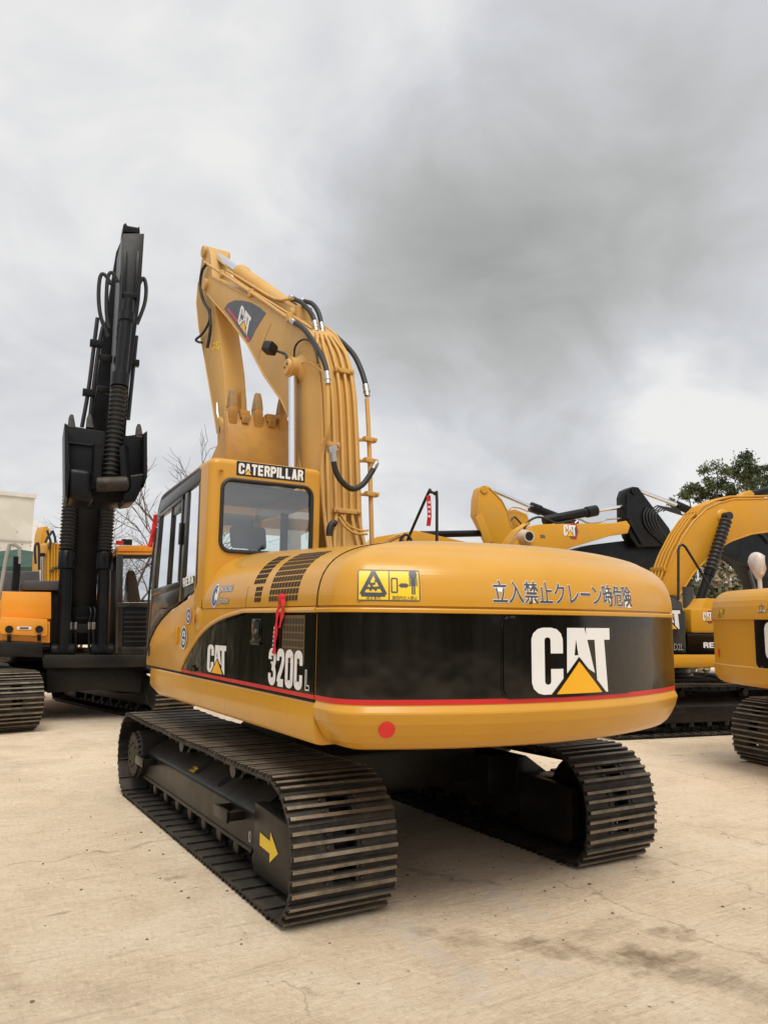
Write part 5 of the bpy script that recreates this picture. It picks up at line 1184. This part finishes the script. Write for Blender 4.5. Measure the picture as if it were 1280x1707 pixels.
# ---------------- far yellow machine behind it
F2 = Frame((-3.6, 19.5, 0), (-.3, .95)); m2 = thing('excavator', 'small far yellow excavator with a ribbed boom, just left of the black boom', 'excavator', F2, group=GX)
simple_base(m2, YELN, tail=True)
Y2 = lambda px, py, y: F2.Y(px, py, y)
def slab2(b, pxs, y0, y1, m): b.prism([(q.x, q.z) for q in (Y2(px, py, y0) for px, py in pxs)], 'y', y0, y1, m)
b = MB(); slab2(b, [(78, 990), (79, 908), (84, 903), (92, 905), (106, 909), (108, 990)], .0, .7, YELN); slab2(b, [(65, 990), (66, 930), (70, 890), (74, 878), (80, 877), (84, 884), (80, 905), (78, 990)], .5, 1.0, YELN); bm2 = b.build('boom', m2, .02)
for px in (81, 86.5, 91, 96, 101):
    b = MB(); b.tube([Y2(px, 990, -.05), Y2(px, 906, -.05)], .035, YELN, 8); b.build('pipe', bm2)
b = MB(); b.cyl(Y2(70, 970, .1), Y2(70, 928, .1), .06, CHR, 14); b.cyl(Y2(70, 928, .1), Y2(70, 922, .1), .10, FRM, 14); b.build('rod', m2)
for pts in (((76, 905), (80, 896), (85, 890), (87, 885)), ((82, 915), (85, 905), (83, 896), (79, 884)), ((88, 884), (92, 895), (93, 905)), ((85, 953), (92, 947), (104, 947)), ((60, 940), (59, 912), (65, 908), (66, 950))):
    b = MB(); b.tube([Y2(px, py, -.12) for px, py in pts], .04, RUB, 8, 4); b.build('hose', bm2)
F8 = Frame((-5.6, 17.0, 0), (-.3, .95)); m8 = thing('parked_machine', 'dark grey hood of a parked machine in front of the green canopy at far left', 'machine', F8)
Y8 = lambda px, py, y: F8.Y(px, py, y)
b = MB(); q = [Y8(px, py, -1.6) for px, py in ((2, 1000), (4, 952), (68, 952), (69, 1000))]; b.prism([(p.x, p.z) for p in q], 'y', -1.6, .6, GREYH); b.build('engine_hood', m8, .06)
b = MB(); zt8 = min(p.z for p in q); xa8, xb8 = min(p.x for p in q), max(p.x for p in q); b.box(xa8, xb8, -1.55, 1.4, .95, zt8+.01, GREYH); b.box(xa8-.2, xa8+.35, -1.7, 1.6, .02, .9, TRK); b.box(xb8-.35, xb8+.2, -1.7, 1.6, .02, .9, TRK); b.box(xa8+.3, xb8-.3, -1, 1, .4, 1.0, FRM); b.build('body', m8, .08)
# ================================================================ ground
def ground_mat():
    m, nt, b = nodes('concrete_yard'); L = nt.links
    g = N(nt, 'ShaderNodeNewGeometry'); P = g.outputs['Position']
    def mapd(sc, rot=0.0):
        mp = N(nt, 'ShaderNodeMapping'); L.new(P, mp.inputs[0]); mp.inputs['Scale'].default_value = sc; mp.inputs['Rotation'].default_value = (0, 0, rot); return mp.outputs[0]
    big = noise(nt, .35, 5, .55, P, .4); midn = noise(nt, 1.6, 7, .65, P, .6); fine = noise(nt, 24, 9, .78, P); grit = noise(nt, 95, 5, .75, P)
    brush = noise(nt, 1.0, 6, .7, mapd((1.2, 14, 1), -.10)); brush2 = noise(nt, 1.0, 6, .7, mapd((11, .9, 1), .06))
    r = ramp(nt, [(.30, (.60, .46, .315)), (.52, (.77, .62, .445)), (.75, (.88, .75, .58))]); L.new(midn, r.inputs[0]); c = r.outputs[0]
    r2 = ramp(nt, [(.35, (0, 0, 0)), (.7, (.6,)*3)]); L.new(big, r2.inputs[0]); c = mixrgb(nt, c, (.78, .63, .45), r2.outputs[0])
    for src, lo, hi, amt, col in ((brush, .56, .74, .50, (.36, .26, .155)), (brush2, .60, .78, .35, (.38, .28, .17)), (fine, .56, .72, .40, (.34, .25, .15)), (fine, .30, .42, 0, None)):
        if not col: continue
        rr = ramp(nt, [(lo, (0, 0, 0)), (hi, (min(1, amt*1.35),)*3)]); L.new(src, rr.inputs[0]); c = mixrgb(nt, c, col, rr.outputs[0])
    rr = ramp(nt, [(.22, (.55,)*3), (.40, (0, 0, 0))]); L.new(fine, rr.inputs[0]); c = mixrgb(nt, c, (.70, .60, .46), rr.outputs[0])
    for lo, hi, amt, col in ((.57, .70, .45, (.34, .25, .155)),):
        rr = ramp(nt, [(lo, (0, 0, 0)), (hi, (amt,)*3)]); L.new(grit, rr.inputs[0]); c = mixrgb(nt, c, col, rr.outputs[0])
    # short trowel scratches and aggregate: light and dark grain a few centimetres long
    for sc_, rt in (((9, 46, 1), -.12), ((40, 13, 1), .10), ((22, 26, 1), .5)):
        g1 = noise(nt, 1.0, 5, .72, mapd(sc_, rt))
        rr = ramp(nt, [(.545, (0, 0, 0)), (.68, (.30,)*3)]); L.new(g1, rr.inputs[0]); c = mixrgb(nt, c, (.40, .285, .17), rr.outputs[0])
        rr = ramp(nt, [(.32, (.42,)*3), (.455, (0, 0, 0))]); L.new(g1, rr.inputs[0]); c = mixrgb(nt, c, (.93, .80, .62), rr.outputs[0])
    pv = N(nt, 'ShaderNodeTexVoronoi'); pv.inputs['Scale'].default_value = 9; L.new(P, pv.inputs['Vector'])
    pr = ramp(nt, [(.05, (1, 1, 1)), (.12, (0, 0, 0))]); L.new(pv.outputs['Distance'], pr.inputs[0])
    pc = N(nt, 'ShaderNodeSeparateColor'); L.new(pv.outputs['Color'], pc.inputs[0]); pg = ramp(nt, [(.68, (0, 0, 0)), (.72, (.75,)*3)]); L.new(pc.outputs[0], pg.inputs[0])
    pm = N(nt, 'ShaderNodeMath', operation='MULTIPLY'); L.new(pr.outputs[0], pm.inputs[0]); L.new(pg.outputs[0], pm.inputs[1]); c = mixrgb(nt, c, (.20, .14, .085), pm.outputs[0])
    # scuffed pale scars left by tracks
    v = N(nt, 'ShaderNodeTexVoronoi', feature='DISTANCE_TO_EDGE'); v.inputs['Scale'].default_value = .42
    wv = N(nt, 'ShaderNodeMix', data_type='VECTOR'); wn = N(nt, 'ShaderNodeTexNoise'); wn.inputs['Scale'].default_value = 1.3; wn.inputs['Detail'].default_value = 6; L.new(P, wn.inputs['Vector'])
    ad = N(nt, 'ShaderNodeVectorMath', operation='MULTIPLY_ADD'); L.new(wn.outputs['Color'], ad.inputs[0]); ad.inputs[1].default_value = (.9, .9, 0); L.new(P, ad.inputs[2])
    W = ad.outputs[0]; L.new(W, v.inputs['Vector'])
    cr = ramp(nt, [(.0, (.10,)*3), (.010, (0, 0, 0))]); L.new(v.outputs['Distance'], cr.inputs[0])
    cm = ramp(nt, [(.48, (0, 0, 0)), (.62, (1, 1, 1))]); L.new(big, cm.inputs[0])
    ml = N(nt, 'ShaderNodeMath', operation='MULTIPLY'); L.new(cr.outputs[0], ml.inputs[0]); L.new(cm.outputs[0], ml.inputs[1])
    c = mixrgb(nt, c, (.30, .21, .12), ml.outputs[0])
    masks = []
    def seg(p, q, w, amt, col, soft=.6):
        nonlocal c
        # distance from the warped position to a segment on the ground
        px, py = p; dx, dy = q[0]-px, q[1]-py; l2 = dx*dx+dy*dy or 1e-6
        s = N(nt, 'ShaderNodeVectorMath', operation='SUBTRACT'); L.new(W2, s.inputs[0]); s.inputs[1].default_value = (px, py, 0)
        d = N(nt, 'ShaderNodeVectorMath', operation='DOT_PRODUCT'); L.new(s.outputs[0], d.inputs[0]); d.inputs[1].default_value = (dx/l2, dy/l2, 0)
        cl = N(nt, 'ShaderNodeClamp'); L.new(d.outputs['Value'], cl.inputs[0])
        sc = N(nt, 'ShaderNodeVectorMath', operation='SCALE'); sc.inputs[0].default_value = (dx, dy, 0); L.new(cl.outputs[0], sc.inputs['Scale'])
        df = N(nt, 'ShaderNodeVectorMath', operation='DISTANCE'); L.new(s.outputs[0], df.inputs[0]); L.new(sc.outputs[0], df.inputs[1])
        mr = N(nt, 'ShaderNodeMapRange', interpolation_type='SMOOTHSTEP'); L.new(df.outputs['Value'], mr.inputs[0]); mr.inputs[1].default_value = w*(1-soft); mr.inputs[2].default_value = w; mr.inputs[3].default_value = 1; mr.inputs[4].default_value = 0
        m2 = N(nt, 'ShaderNodeMath', operation='MULTIPLY'); L.new(mr.outputs[0], m2.inputs[0]); L.new(blot.outputs[0], m2.inputs[1])
        m3 = N(nt, 'ShaderNodeMath', operation='MULTIPLY'); L.new(m2.outputs[0], m3.inputs[0]); m3.inputs[1].default_value = amt*.66
        c = mixrgb(nt, c, col, m3.outputs[0])
    wn2 = N(nt, 'ShaderNodeTexNoise'); wn2.inputs['Scale'].default_value = 4.0; wn2.inputs['Detail'].default_value = 6; L.new(P, wn2.inputs['Vector'])
    sb = N(nt, 'ShaderNodeVectorMath', operation='SUBTRACT'); L.new(wn2.outputs['Color'], sb.inputs[0]); sb.inputs[1].default_value = (.5, .5, .5)
    ad2 = N(nt, 'ShaderNodeVectorMath', operation='MULTIPLY_ADD'); L.new(sb.outputs[0], ad2.inputs[0]); ad2.inputs[1].default_value = (.42, .42, 0)
    fl = N(nt, 'ShaderNodeVectorMath', operation='MULTIPLY'); L.new(P, fl.inputs[0]); fl.inputs[1].default_value = (1, 1, 0); L.new(fl.outputs[0], ad2.inputs[2]); W2 = ad2.outputs[0]
    blot = ramp(nt, [(.36, (.15,)*3), (.62, (1, 1, 1))]); L.new(noise(nt, 7, 6, .65, P), blot.inputs[0])
    MUD, PALE, OIL = (.20, .135, .075), (.66, .61, .54), (.13, .09, .055)
    for p, q, w, a, k in (((-.75, -2.35), (-.35, -2.75), .13, .65, MUD), ((-.35, -2.75), (.0, -3.25), .15, .75, MUD), ((.0, -3.2), (.35, -3.9), .22, .8, MUD), ((-.1, -2.85), (.35, -2.75), .12, .5, MUD), ((.05, -3.15), (.2, -3.25), .13, .85, MUD), ((.42, -2.98), (.5, -3.05), .09, .9, MUD), ((.9, -1.55), (1.15, -1.65), .12, .7, MUD), ((.1, -3.4), (.15, -3.5), .14, .55, MUD), ((1.2, -2.1), (1.25, -2.2), .14, .5, MUD),
                            ((-.87, -2.2), (-.95, -3.1), .10, .75, PALE), ((-1.1, -2.0), (-.8, -2.3), .09, .6, PALE), ((.0, -1.7), (-.05, -2.45), .11, .7, PALE), ((-.6, -2.95), (-.45, -3.05), .12, .7, PALE), ((.45, -1.6), (1.0, -2.0), .16, .5, PALE),
                            ((-.4, -1.0), (.1, -1.9), .06, .6, MUD), ((-1.67, -2.6), (-1.66, -2.68), .05, .9, OIL), ((-1.76, -.72), (-1.7, -.75), .06, .8, OIL), ((-2.55, -1.05), (-2.5, -1.06), .05, .6, OIL), ((-1.35, .12), (-1.32, .1), .05, .7, OIL), ((-1.0, 5.5), (1.2, 7.5), .8, .35, MUD), ((3.2, -.3), (3.6, .6), .35, .4, MUD), ((-3.0, 3.0), (-2.2, 4.4), .25, .3, MUD)):
        seg(p, q, w, a, k)
    for (p, q, w) in (((-9, -.57), (-1.4, .235), .022), ((.55, -2.0), (.58, -7.5), .022), ((2.6, 2.6), (2.7, -7), .02), ((1.55, -1.0), (1.62, -7), .016), ((-1.72, -2.45), (-1.70, -6), .014), ((-9, 6.2), (12, 8.3), .03), ((4.6, 2), (4.75, -7), .025), ((3.0, 1.6), (9.5, .3), .02)):
        seg(p, q, w, .75, (.25, .17, .10), .5)
    L.new(c, b.inputs['Base Color'])
    rr = ramp(nt, [(.3, (.7,)*3), (.7, (.92,)*3)]); L.new(midn, rr.inputs[0]); L.new(rr.outputs[0], b.inputs['Roughness']); b.inputs['Specular IOR Level'].default_value = .25
    a1 = N(nt, 'ShaderNodeMath', operation='MULTIPLY_ADD'); L.new(fine, a1.inputs[0]); a1.inputs[1].default_value = .6; L.new(midn, a1.inputs[2])
    a2 = N(nt, 'ShaderNodeMath', operation='MULTIPLY_ADD'); L.new(grit, a2.inputs[0]); a2.inputs[1].default_value = .35; L.new(a1.outputs[0], a2.inputs[2])
    a3_ = N(nt, 'ShaderNodeMath', operation='MULTIPLY_ADD'); L.new(brush, a3_.inputs[0]); a3_.inputs[1].default_value = .5; L.new(a2.outputs[0], a3_.inputs[2])
    bump(nt, b, a3_.outputs[0], 1.0, .03)
    return m
b = MB(); b.face([(-600, -300, 0), (600, -300, 0), (600, 900, 0), (-600, 900, 0)], ground_mat()); struct(b.build('ground', None))
# crumbs of dirt and pebbles lying about
rnd = random.Random(3); b = MB(); PEB = mat('pebble', (.16, .11, .07), .9, var=.4, geo=True)
for k in range(420):
    if k < 70: x, y = -1.7+rnd.gauss(0, .5), -.2+rnd.gauss(0, .9)
    elif k < 200: x, y = .6+rnd.gauss(0, .7), -1.9+rnd.gauss(0, .5)
    else: x, y = rnd.uniform(-4, 5), rnd.uniform(-4.5, 5)
    s = .003+.009*rnd.random()**3; z = s*.35
    b.sweep([[(x+s*math.cos(a*1.05+k)*f*(1+.3*math.sin(a*3+k)), y+s*math.sin(a*1.05+k)*f, zz) for a in range(6)] for zz, f in ((0, .8), (z, 1), (z*2.1, .5))], PEB)
o = b.build('pebbles', None); o['kind'] = 'stuff'

# ================================================================ far setting
def walltex():
    m, nt, b = nodes('pocked_plaster'); L = nt.links; vec = ocoord(nt)
    v = N(nt, 'ShaderNodeTexVoronoi'); v.inputs['Scale'].default_value = 1.9; v.inputs['Randomness'].default_value = 1; L.new(vec, v.inputs['Vector'])
    r = ramp(nt, [(.09, (.8, .8, .8)), (.15, (0, 0, 0))]); L.new(v.outputs['Distance'], r.inputs[0])
    r2 = ramp(nt, [(.45, (.56, .53, .46)), (.7, (.66, .64, .58))]); L.new(noise(nt, .6, 6, .6, vec), r2.inputs[0])
    L.new(mixrgb(nt, r2.outputs[0], (.22, .18, .14), r.outputs[0]), b.inputs['Base Color']); b.inputs['Roughness'].default_value = .9; return m
WL = walltex()
p0 = at(46, 1000, 52); dirx = V((-.995, -.10, 0)).normalized(); back_ = V((-.10, .995, 0))
zt = at(44, 829, 52).z
b = MB(); c0 = V((p0.x, p0.y, 0))
b.obox(c0+dirx*5+back_*6+V((0, 0, zt/2)), dirx*5, back_*6, V((0, 0, zt/2)), WL)
bd = b.build('wall', None); BD = thing('building', 'pale pock-marked plaster building at the far left above the green canopy', 'building'); bd.parent = BD
b = MB(); b.obox(c0+dirx*5+back_*6+V((0, 0, zt+.1)), dirx*5.08, back_*6.1, V((0, 0, .12)), mat('coping', (.6, .58, .54), .9)); b.build('coping', BD)
b = MB()
for z in (zt*.42, zt*.70): b.obox(c0+dirx*5-back_*.02+V((0, 0, z)), dirx*5.03, back_*.03, V((0, 0, .05)), mat('band', (.42, .39, .34), .9))
b.build('string_course', BD)
# green canopy with dark stalls under it
p1 = at(70, 950, 36); zc = at(60, 932, 36).z
GRN = mat('canopy_green', (.012, .05, .03), .6, var=.3); b = MB(); c0 = V((p1.x, p1.y, 0)); ax = V((-.9, .43, 0)).normalized(); bx_ = V((.43, .9, 0))
CN = thing('canopy', 'dark green fabric canopy in front of the pale building', 'canopy')
e0 = zc-.35
for k in range(7):
    s0, s1 = k*1.6-.3, (k+1)*1.6-.3
    b.face([c0+ax*s0+V((0, 0, e0)), c0+ax*s1+V((0, 0, e0)), c0+ax*s1+bx_*3+V((0, 0, zc+.55)), c0+ax*((s0+s1)/2)+bx_*3+V((0, 0, zc+.66)), c0+ax*s0+bx_*3+V((0, 0, zc+.55))], GRN)
b.obox(c0+ax*5.3+V((0, 0, e0-.12)), ax*5.6, bx_*.02, V((0, 0, .14)), GRN)
b.build('fabric_roof', CN); b = MB()
for k in range(5): b.cyl(c0+ax*(k*2.7)+bx_*.1, c0+ax*(k*2.7)+bx_*.1+V((0, 0, e0)), .05, FRM, 8)
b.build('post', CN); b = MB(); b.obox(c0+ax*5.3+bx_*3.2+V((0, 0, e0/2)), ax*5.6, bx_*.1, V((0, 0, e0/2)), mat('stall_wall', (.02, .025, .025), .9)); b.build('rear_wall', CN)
# far tower; the haze over it is put into its pale grey colour
b = MB(); q = at(50, 1030, 330); zt2 = at(52, 868, 330).z; HZ = mat('tower_haze_grey', (.62, .62, .62), 1.0)
b.obox((q.x, q.y, zt2/2), (1.5, 0, 0), (0, 2, 0), (0, 0, zt2/2), HZ); tag(b.build('tower', None), 'slender pale grey tower standing beyond the plaster building', 'tower')

# ---------------- trees
BARK = mat('bark', (.115, .088, .072), .9, var=.3)
def bare_tree(name, label, px, dist, ztop, seed, spread=1.0, lean=0.0):
    r = random.Random(seed); base = at(px, 1040, dist); base.z = 0
    T = MB(); W = MB()
    def grow(p, d, l, rad, lev):
        n = 4; pts = [p]; q = p
        for i in range(n):
            d = (d+V((r.gauss(0, .13), r.gauss(0, .13), r.gauss(.04, .07)))).normalized(); q = q+d*l/n; pts.append(q)
        (T if lev < 2 else W).tube(pts, rad, BARK, 6 if lev < 2 else 3, 0, rad*.55)
        if lev >= 5: return
        for k in range(3 if lev < 4 else 2+(r.random() < .9)):
            t = r.choice(pts[2:]) if k else pts[-1]
            a = r.uniform(0, 6.283); u = d.orthogonal().normalized(); u.rotate(Matrix.Rotation(a, 3, d))
            nd = (d+u*r.uniform(.45, .95)*spread).normalized(); nd.z = nd.z*.9+.08
            grow(t, nd, l*r.uniform(.58, .80), max(.0075, rad*(.58 if k else .66)), lev+1)
    k = ztop/2.55
    for s in range(2):
        grow(base+V((s*.25, 0, 0)), V((r.gauss(lean, .1), r.gauss(0, .1), 1)).normalized(), k, .036*k/(1+s*.4), 0)
    R = thing(name, label, 'tree', group='bare trees'); T.build('trunk', R); W.build('crown', R); return R
bare_tree('bare_tree', 'tall leafless tree rising behind the cab of the large machine', 300, 34, at(305, 742, 34).z, 5, .9)
bare_tree('bare_tree', 'dark twisted leafless tree between the black boom and the cab', 218, 26, at(215, 830, 26).z, 11, 1.15)
bare_tree('bare_tree', 'faint leafless tree left of the black boom near the canopy', 128, 42, at(100, 838, 42).z, 23, 1.2, -.15)
LEAF = []
for i, c in enumerate(((.035, .05, .018), (.055, .075, .025), (.085, .10, .035))): LEAF.append(mat('leaf_%s' % ('dark', 'mid', 'light')[i], c, .55, var=.3, spec=.3))
def leafy(name, label, cat, clumps, base, n, size, seed, mats=None, trunk=.16, dens=.75):
    r = random.Random(seed); Lf = MB(); T = MB(); mats = mats or LEAF
    if trunk:
        cc = sum((V(c[0]) for c in clumps), V())/len(clumps); fork = V((base.x+(cc.x-base.x)*.3, base.y, cc.z*.45))
        T.tube([base, (base+fork)/2+V((.1, 0, 0)), fork], trunk, BARK, 8, 3, trunk*.7)
        for c, rad in clumps: c = V(c); T.tube([fork, (fork+c)/2+V((r.gauss(0, .2), r.gauss(0, .2), .2)), c], trunk*.5, BARK, 6, 3, .02)
    tot = sum(rad**2 for c, rad in clumps)
    for c, rad in clumps:
        c = V(c); subs = []
        for k in range(max(4, int(9*rad))):
            d = V((r.gauss(0, 1), r.gauss(0, 1), r.gauss(0, .8))).normalized()*rad*r.uniform(.35, 1.0); subs.append((c+d, rad*r.uniform(.18, .36), r.choice(mats)))
            if trunk: T.tube([c, c+d*.55+V((0, 0, .05)), c+d], .022, BARK, 4, 2, .008)
        for k in range(int(n*rad**2/tot)):
            s, sr, m = r.choice(subs)
            if r.random() < .25: m = r.choice(mats)
            p = s+V((r.gauss(0, 1), r.gauss(0, 1), r.gauss(0, .75)))*sr*dens
            u = V((r.gauss(0, 1), r.gauss(0, 1), r.gauss(0, .6))).normalized(); w = u.orthogonal().normalized(); w.rotate(Matrix.Rotation(r.uniform(0, 6.28), 3, u)); x = u.cross(w)
            a = size*r.uniform(.6, 1.3); e = a*.42
            Lf.add([p-w*a*.5, p+x*e*.5, p+w*a*.5, p-x*e*.5], [(0, 1, 2, 3)], m)
    R = thing(name, label, cat, group=cat+'s beyond the yard')
    if trunk: T.build('trunk', R)
    o = Lf.build('crown' if trunk else 'foliage', R, smooth=False); return R
def cl(dist, lst, rk): return [(tuple(at(px, py, dist)+V((random.uniform(-.8, .8), random.uniform(-.8, .8), 0))), pr*dist/FPX) for px, py, pr in lst]
d_ = 42; bs = at(1205, 1040, d_); bs.z = 0
leafy('evergreen_tree', 'broad dark evergreen tree standing beyond the arched boom', 'tree', cl(d_, [(1185, 795, 24), (1215, 783, 24), (1240, 800, 24), (1205, 815, 24), (1172, 815, 18), (1255, 815, 18), (1228, 830, 26), (1148, 830, 20), (1132, 836, 12), (1168, 840, 16), (1190, 850, 22)], 1), bs, 10500, .16, 4)
bs = at(1300, 1040, d_+4); bs.z = 0
leafy('evergreen_tree', 'evergreen tree half cut off by the right edge of the picture', 'tree', cl(d_+4, [(1290, 790, 22), (1278, 780, 12), (1310, 800, 26), (1300, 830, 24)], 1), bs, 4000, .17, 9)
DRY = [mat('dry_reed', (.26, .21, .13), .8, var=.3), mat('dry_leaf', (.17, .155, .08), .8, var=.3), mat('dull_green', (.09, .10, .045), .8, var=.3)]
for i, (px, lab) in enumerate(((1150, 'tangled dry shrub left of the ribbed black cylinder boot'), (1215, 'dry brown and green shrub seen under the arched boom'), (1268, 'dry shrub behind the wrapped mirror'))):
    bs = at(px, 1040, 30+i); bs.z = 0
    leafy('shrub', lab, 'shrub', [((bs.x+dx*.9, bs.y+dy, z), rr) for dx, dy, z, rr in ((-1, 0, 1.0, 1.1), (.2, .3, 1.2, 1.2), (1.1, -.2, 1.0, 1.1), (-.6, .1, 2.6, 1.0), (.5, 0, 2.9, 1.0), (1.2, .2, 2.3, .9), (.0, .2, 3.9, .6))], bs, 7000, .26, 40+i, DRY, .0, 1.0)
# low hedge line closing the yard far behind
r = random.Random(77); H = MB()
for k in range(9000):
    t = r.random(); a = YAW-.75+t*1.5; d = 70+6*r.random(); p = CAMP+V((math.sin(a), math.cos(a), 0))*d; h = 1.6+1.2*math.sin(t*40)*math.sin(t*17)+.6
    p.z = h*r.random()**.8; u = V((r.gauss(0, 1), r.gauss(0, 1), r.gauss(0, 1))).normalized(); w = u.orthogonal(); x = u.cross(w); s = .45
    H.add([p-w*s, p+x*s*.6, p+w*s, p-x*s*.6], [(0, 1, 2, 3)], r.choice(DRY+LEAF[:1]))
o = H.build('undergrowth', None, smooth=False); o['kind'] = 'stuff'

# dark hedge added out of view to darken reflections in glossy panels and glass
H = MB()
for k in range(17000):
    a = math.radians(r.uniform(118, 354.5)); d = 17+2.5*r.random(); p = CAMP+V((math.sin(a), math.cos(a), 0))*d; h = 4.2+1.3*math.sin(a*9)+.8*math.sin(a*23)
    p.z = h*r.random()**.9; u = V((r.gauss(0, 1), r.gauss(0, 1), r.gauss(0, 1))).normalized(); w = u.orthogonal(); x = u.cross(w); s = .34
    H.add([p-w*s, p+x*s*.6, p+w*s, p-x*s*.6], [(0, 1, 2, 3)], r.choice(LEAF))
o = H.build('reflection_hedge', None, smooth=False); o['kind'] = 'stuff'

# ================================================================ sky and light
SUN_EL, SUN_AZ = math.radians(62), math.radians(200)   # azimuth clockwise from +Y
w = bpy.data.worlds.new('World'); bpy.context.scene.world = w; w.use_nodes = True; nt = w.node_tree; nt.nodes.clear(); L = nt.links
out = N(nt, 'ShaderNodeOutputWorld'); bg = N(nt, 'ShaderNodeBackground'); bg.inputs[1].default_value = .1
sky = N(nt, 'ShaderNodeTexSky'); sky.sky_type = 'NISHITA'; sky.sun_disc = False; sky.sun_elevation = SUN_EL; sky.sun_rotation = SUN_AZ; sky.dust_density = 3
tc = N(nt, 'ShaderNodeTexCoord'); D = tc.outputs['Generated']
sx = N(nt, 'ShaderNodeSeparateXYZ'); L.new(D, sx.inputs[0])
# clouds: domain-warped noise on a flattened dome, plus a few broad banks placed by direction
mz = N(nt, 'ShaderNodeMath', operation='ADD'); L.new(sx.outputs['Z'], mz.inputs[0]); mz.inputs[1].default_value = .42
dv = N(nt, 'ShaderNodeVectorMath', operation='DIVIDE'); cb = N(nt, 'ShaderNodeCombineXYZ')
for k in range(3): L.new(mz.outputs[0], cb.inputs[k])
L.new(D, dv.inputs[0]); L.new(cb.outputs[0], dv.inputs[1]); Q = dv.outputs[0]
n1 = noise(nt, 1.9, 5, .52, Q, .5); n2 = noise(nt, 4.6, 7, .55, Q, .8)
acc = N(nt, 'ShaderNodeMath', operation='MULTIPLY_ADD'); L.new(n1, acc.inputs[0]); acc.inputs[1].default_value = .62; acc.inputs[2].default_value = .155
a2 = N(nt, 'ShaderNodeMath', operation='MULTIPLY_ADD'); L.new(n2, a2.inputs[0]); a2.inputs[1].default_value = .34; L.new(acc.outputs[0], a2.inputs[2]); val = a2.outputs[0]
for d, rad, amt in (((.640, .680, .358), .38, -.20), ((.633, .589, .502), .42, -.08), ((.48, .669, .568), .30, -.09), ((.475, .785, .39), .30, -.13), ((.685, .468, .559), .26, .0), ((.39, .668, .634), .11, .10), ((.328, .84, .432), .13, .07), ((.076, .878, .472), .38, .07), ((.793, .566, .20), .27, .32), ((.532, .807, .254), .28, .18), ((.089, .979, .185), .40, .08), ((.194, .763, .616), .20, .04)):
    ds = N(nt, 'ShaderNodeVectorMath', operation='DISTANCE'); wq = N(nt, 'ShaderNodeVectorMath', operation='MULTIPLY_ADD')
    if 'warpc' not in globals():
        wn = N(nt, 'ShaderNodeTexNoise'); wn.inputs['Scale'].default_value = 3.2; wn.inputs['Detail'].default_value = 5; L.new(D, wn.inputs['Vector'])
        sb = N(nt, 'ShaderNodeVectorMath', operation='SUBTRACT'); L.new(wn.outputs['Color'], sb.inputs[0]); sb.inputs[1].default_value = (.5, .5, .5); warpc = sb.outputs[0]
    L.new(warpc, wq.inputs[0]); wq.inputs[1].default_value = (.32,)*3; L.new(D, wq.inputs[2])
    L.new(wq.outputs[0], ds.inputs[0]); ds.inputs[1].default_value = d
    mr = N(nt, 'ShaderNodeMapRange', interpolation_type='SMOOTHERSTEP'); L.new(ds.outputs['Value'], mr.inputs[0]); mr.inputs[1].default_value = 0; mr.inputs[2].default_value = rad; mr.inputs[3].default_value = amt; mr.inputs[4].default_value = 0
    ad = N(nt, 'ShaderNodeMath', operation='ADD'); L.new(val, ad.inputs[0]); L.new(mr.outputs[0], ad.inputs[1]); val = ad.outputs[0]
cr = ramp(nt, [(.20, (.36, .365, .36)), (.42, (.50, .505, .50)), (.60, (.65, .665, .70)), (.80, (.88, .875, .865))]); L.new(val, cr.inputs[0])
# the cloud deck is brighter overhead and behind the camera than the part in view
up = N(nt, 'ShaderNodeMapRange', interpolation_type='SMOOTHSTEP'); L.new(sx.outputs['Z'], up.inputs[0]); up.inputs[1].default_value = .66; up.inputs[2].default_value = .95; up.inputs[3].default_value = 0; up.inputs[4].default_value = .40
bk_ = N(nt, 'ShaderNodeVectorMath', operation='DOT_PRODUCT'); L.new(D, bk_.inputs[0]); bk_.inputs[1].default_value = (-.511, -.859, 0)
bm_ = N(nt, 'ShaderNodeMapRange', interpolation_type='SMOOTHSTEP'); L.new(bk_.outputs['Value'], bm_.inputs[0]); bm_.inputs[1].default_value = .0; bm_.inputs[2].default_value = .8; bm_.inputs[3].default_value = 10; bm_.inputs[4].default_value = 13.5
sm = N(nt, 'ShaderNodeMath', operation='MULTIPLY_ADD'); L.new(up.outputs[0], sm.inputs[0]); sm.inputs[1].default_value = 9; L.new(bm_.outputs[0], sm.inputs[2])
scl = N(nt, 'ShaderNodeVectorMath', operation='SCALE'); L.new(cr.outputs[0], scl.inputs[0]); L.new(sm.outputs[0], scl.inputs['Scale'])
fin = mixrgb(nt, sky.outputs[0], scl.outputs[0], .96)
L.new(fin, bg.inputs[0]); L.new(bg.outputs[0], out.inputs[0])
ld = bpy.data.lights.new('sun', 'SUN'); ld.energy = 2.6; ld.angle = math.radians(32); ld.color = (1, .94, .84)
so = bpy.data.objects.new('sun', ld); C.objects.link(so)
sd_ = V((math.sin(SUN_AZ)*math.cos(SUN_EL), math.cos(SUN_AZ)*math.cos(SUN_EL), math.sin(SUN_EL)))
so.rotation_euler = sd_.to_track_quat('Z', 'Y').to_euler()
sc = bpy.context.scene
sc.view_settings.view_transform = 'Standard'; sc.view_settings.look = 'None'; sc.view_settings.exposure = 0.0; sc.view_settings.gamma = 1
sc.cycles.max_bounces = 6; sc.cycles.transparent_max_bounces = 12; sc.cycles.use_denoising = True; sc.cycles.caustics_reflective = False; sc.cycles.caustics_refractive = False
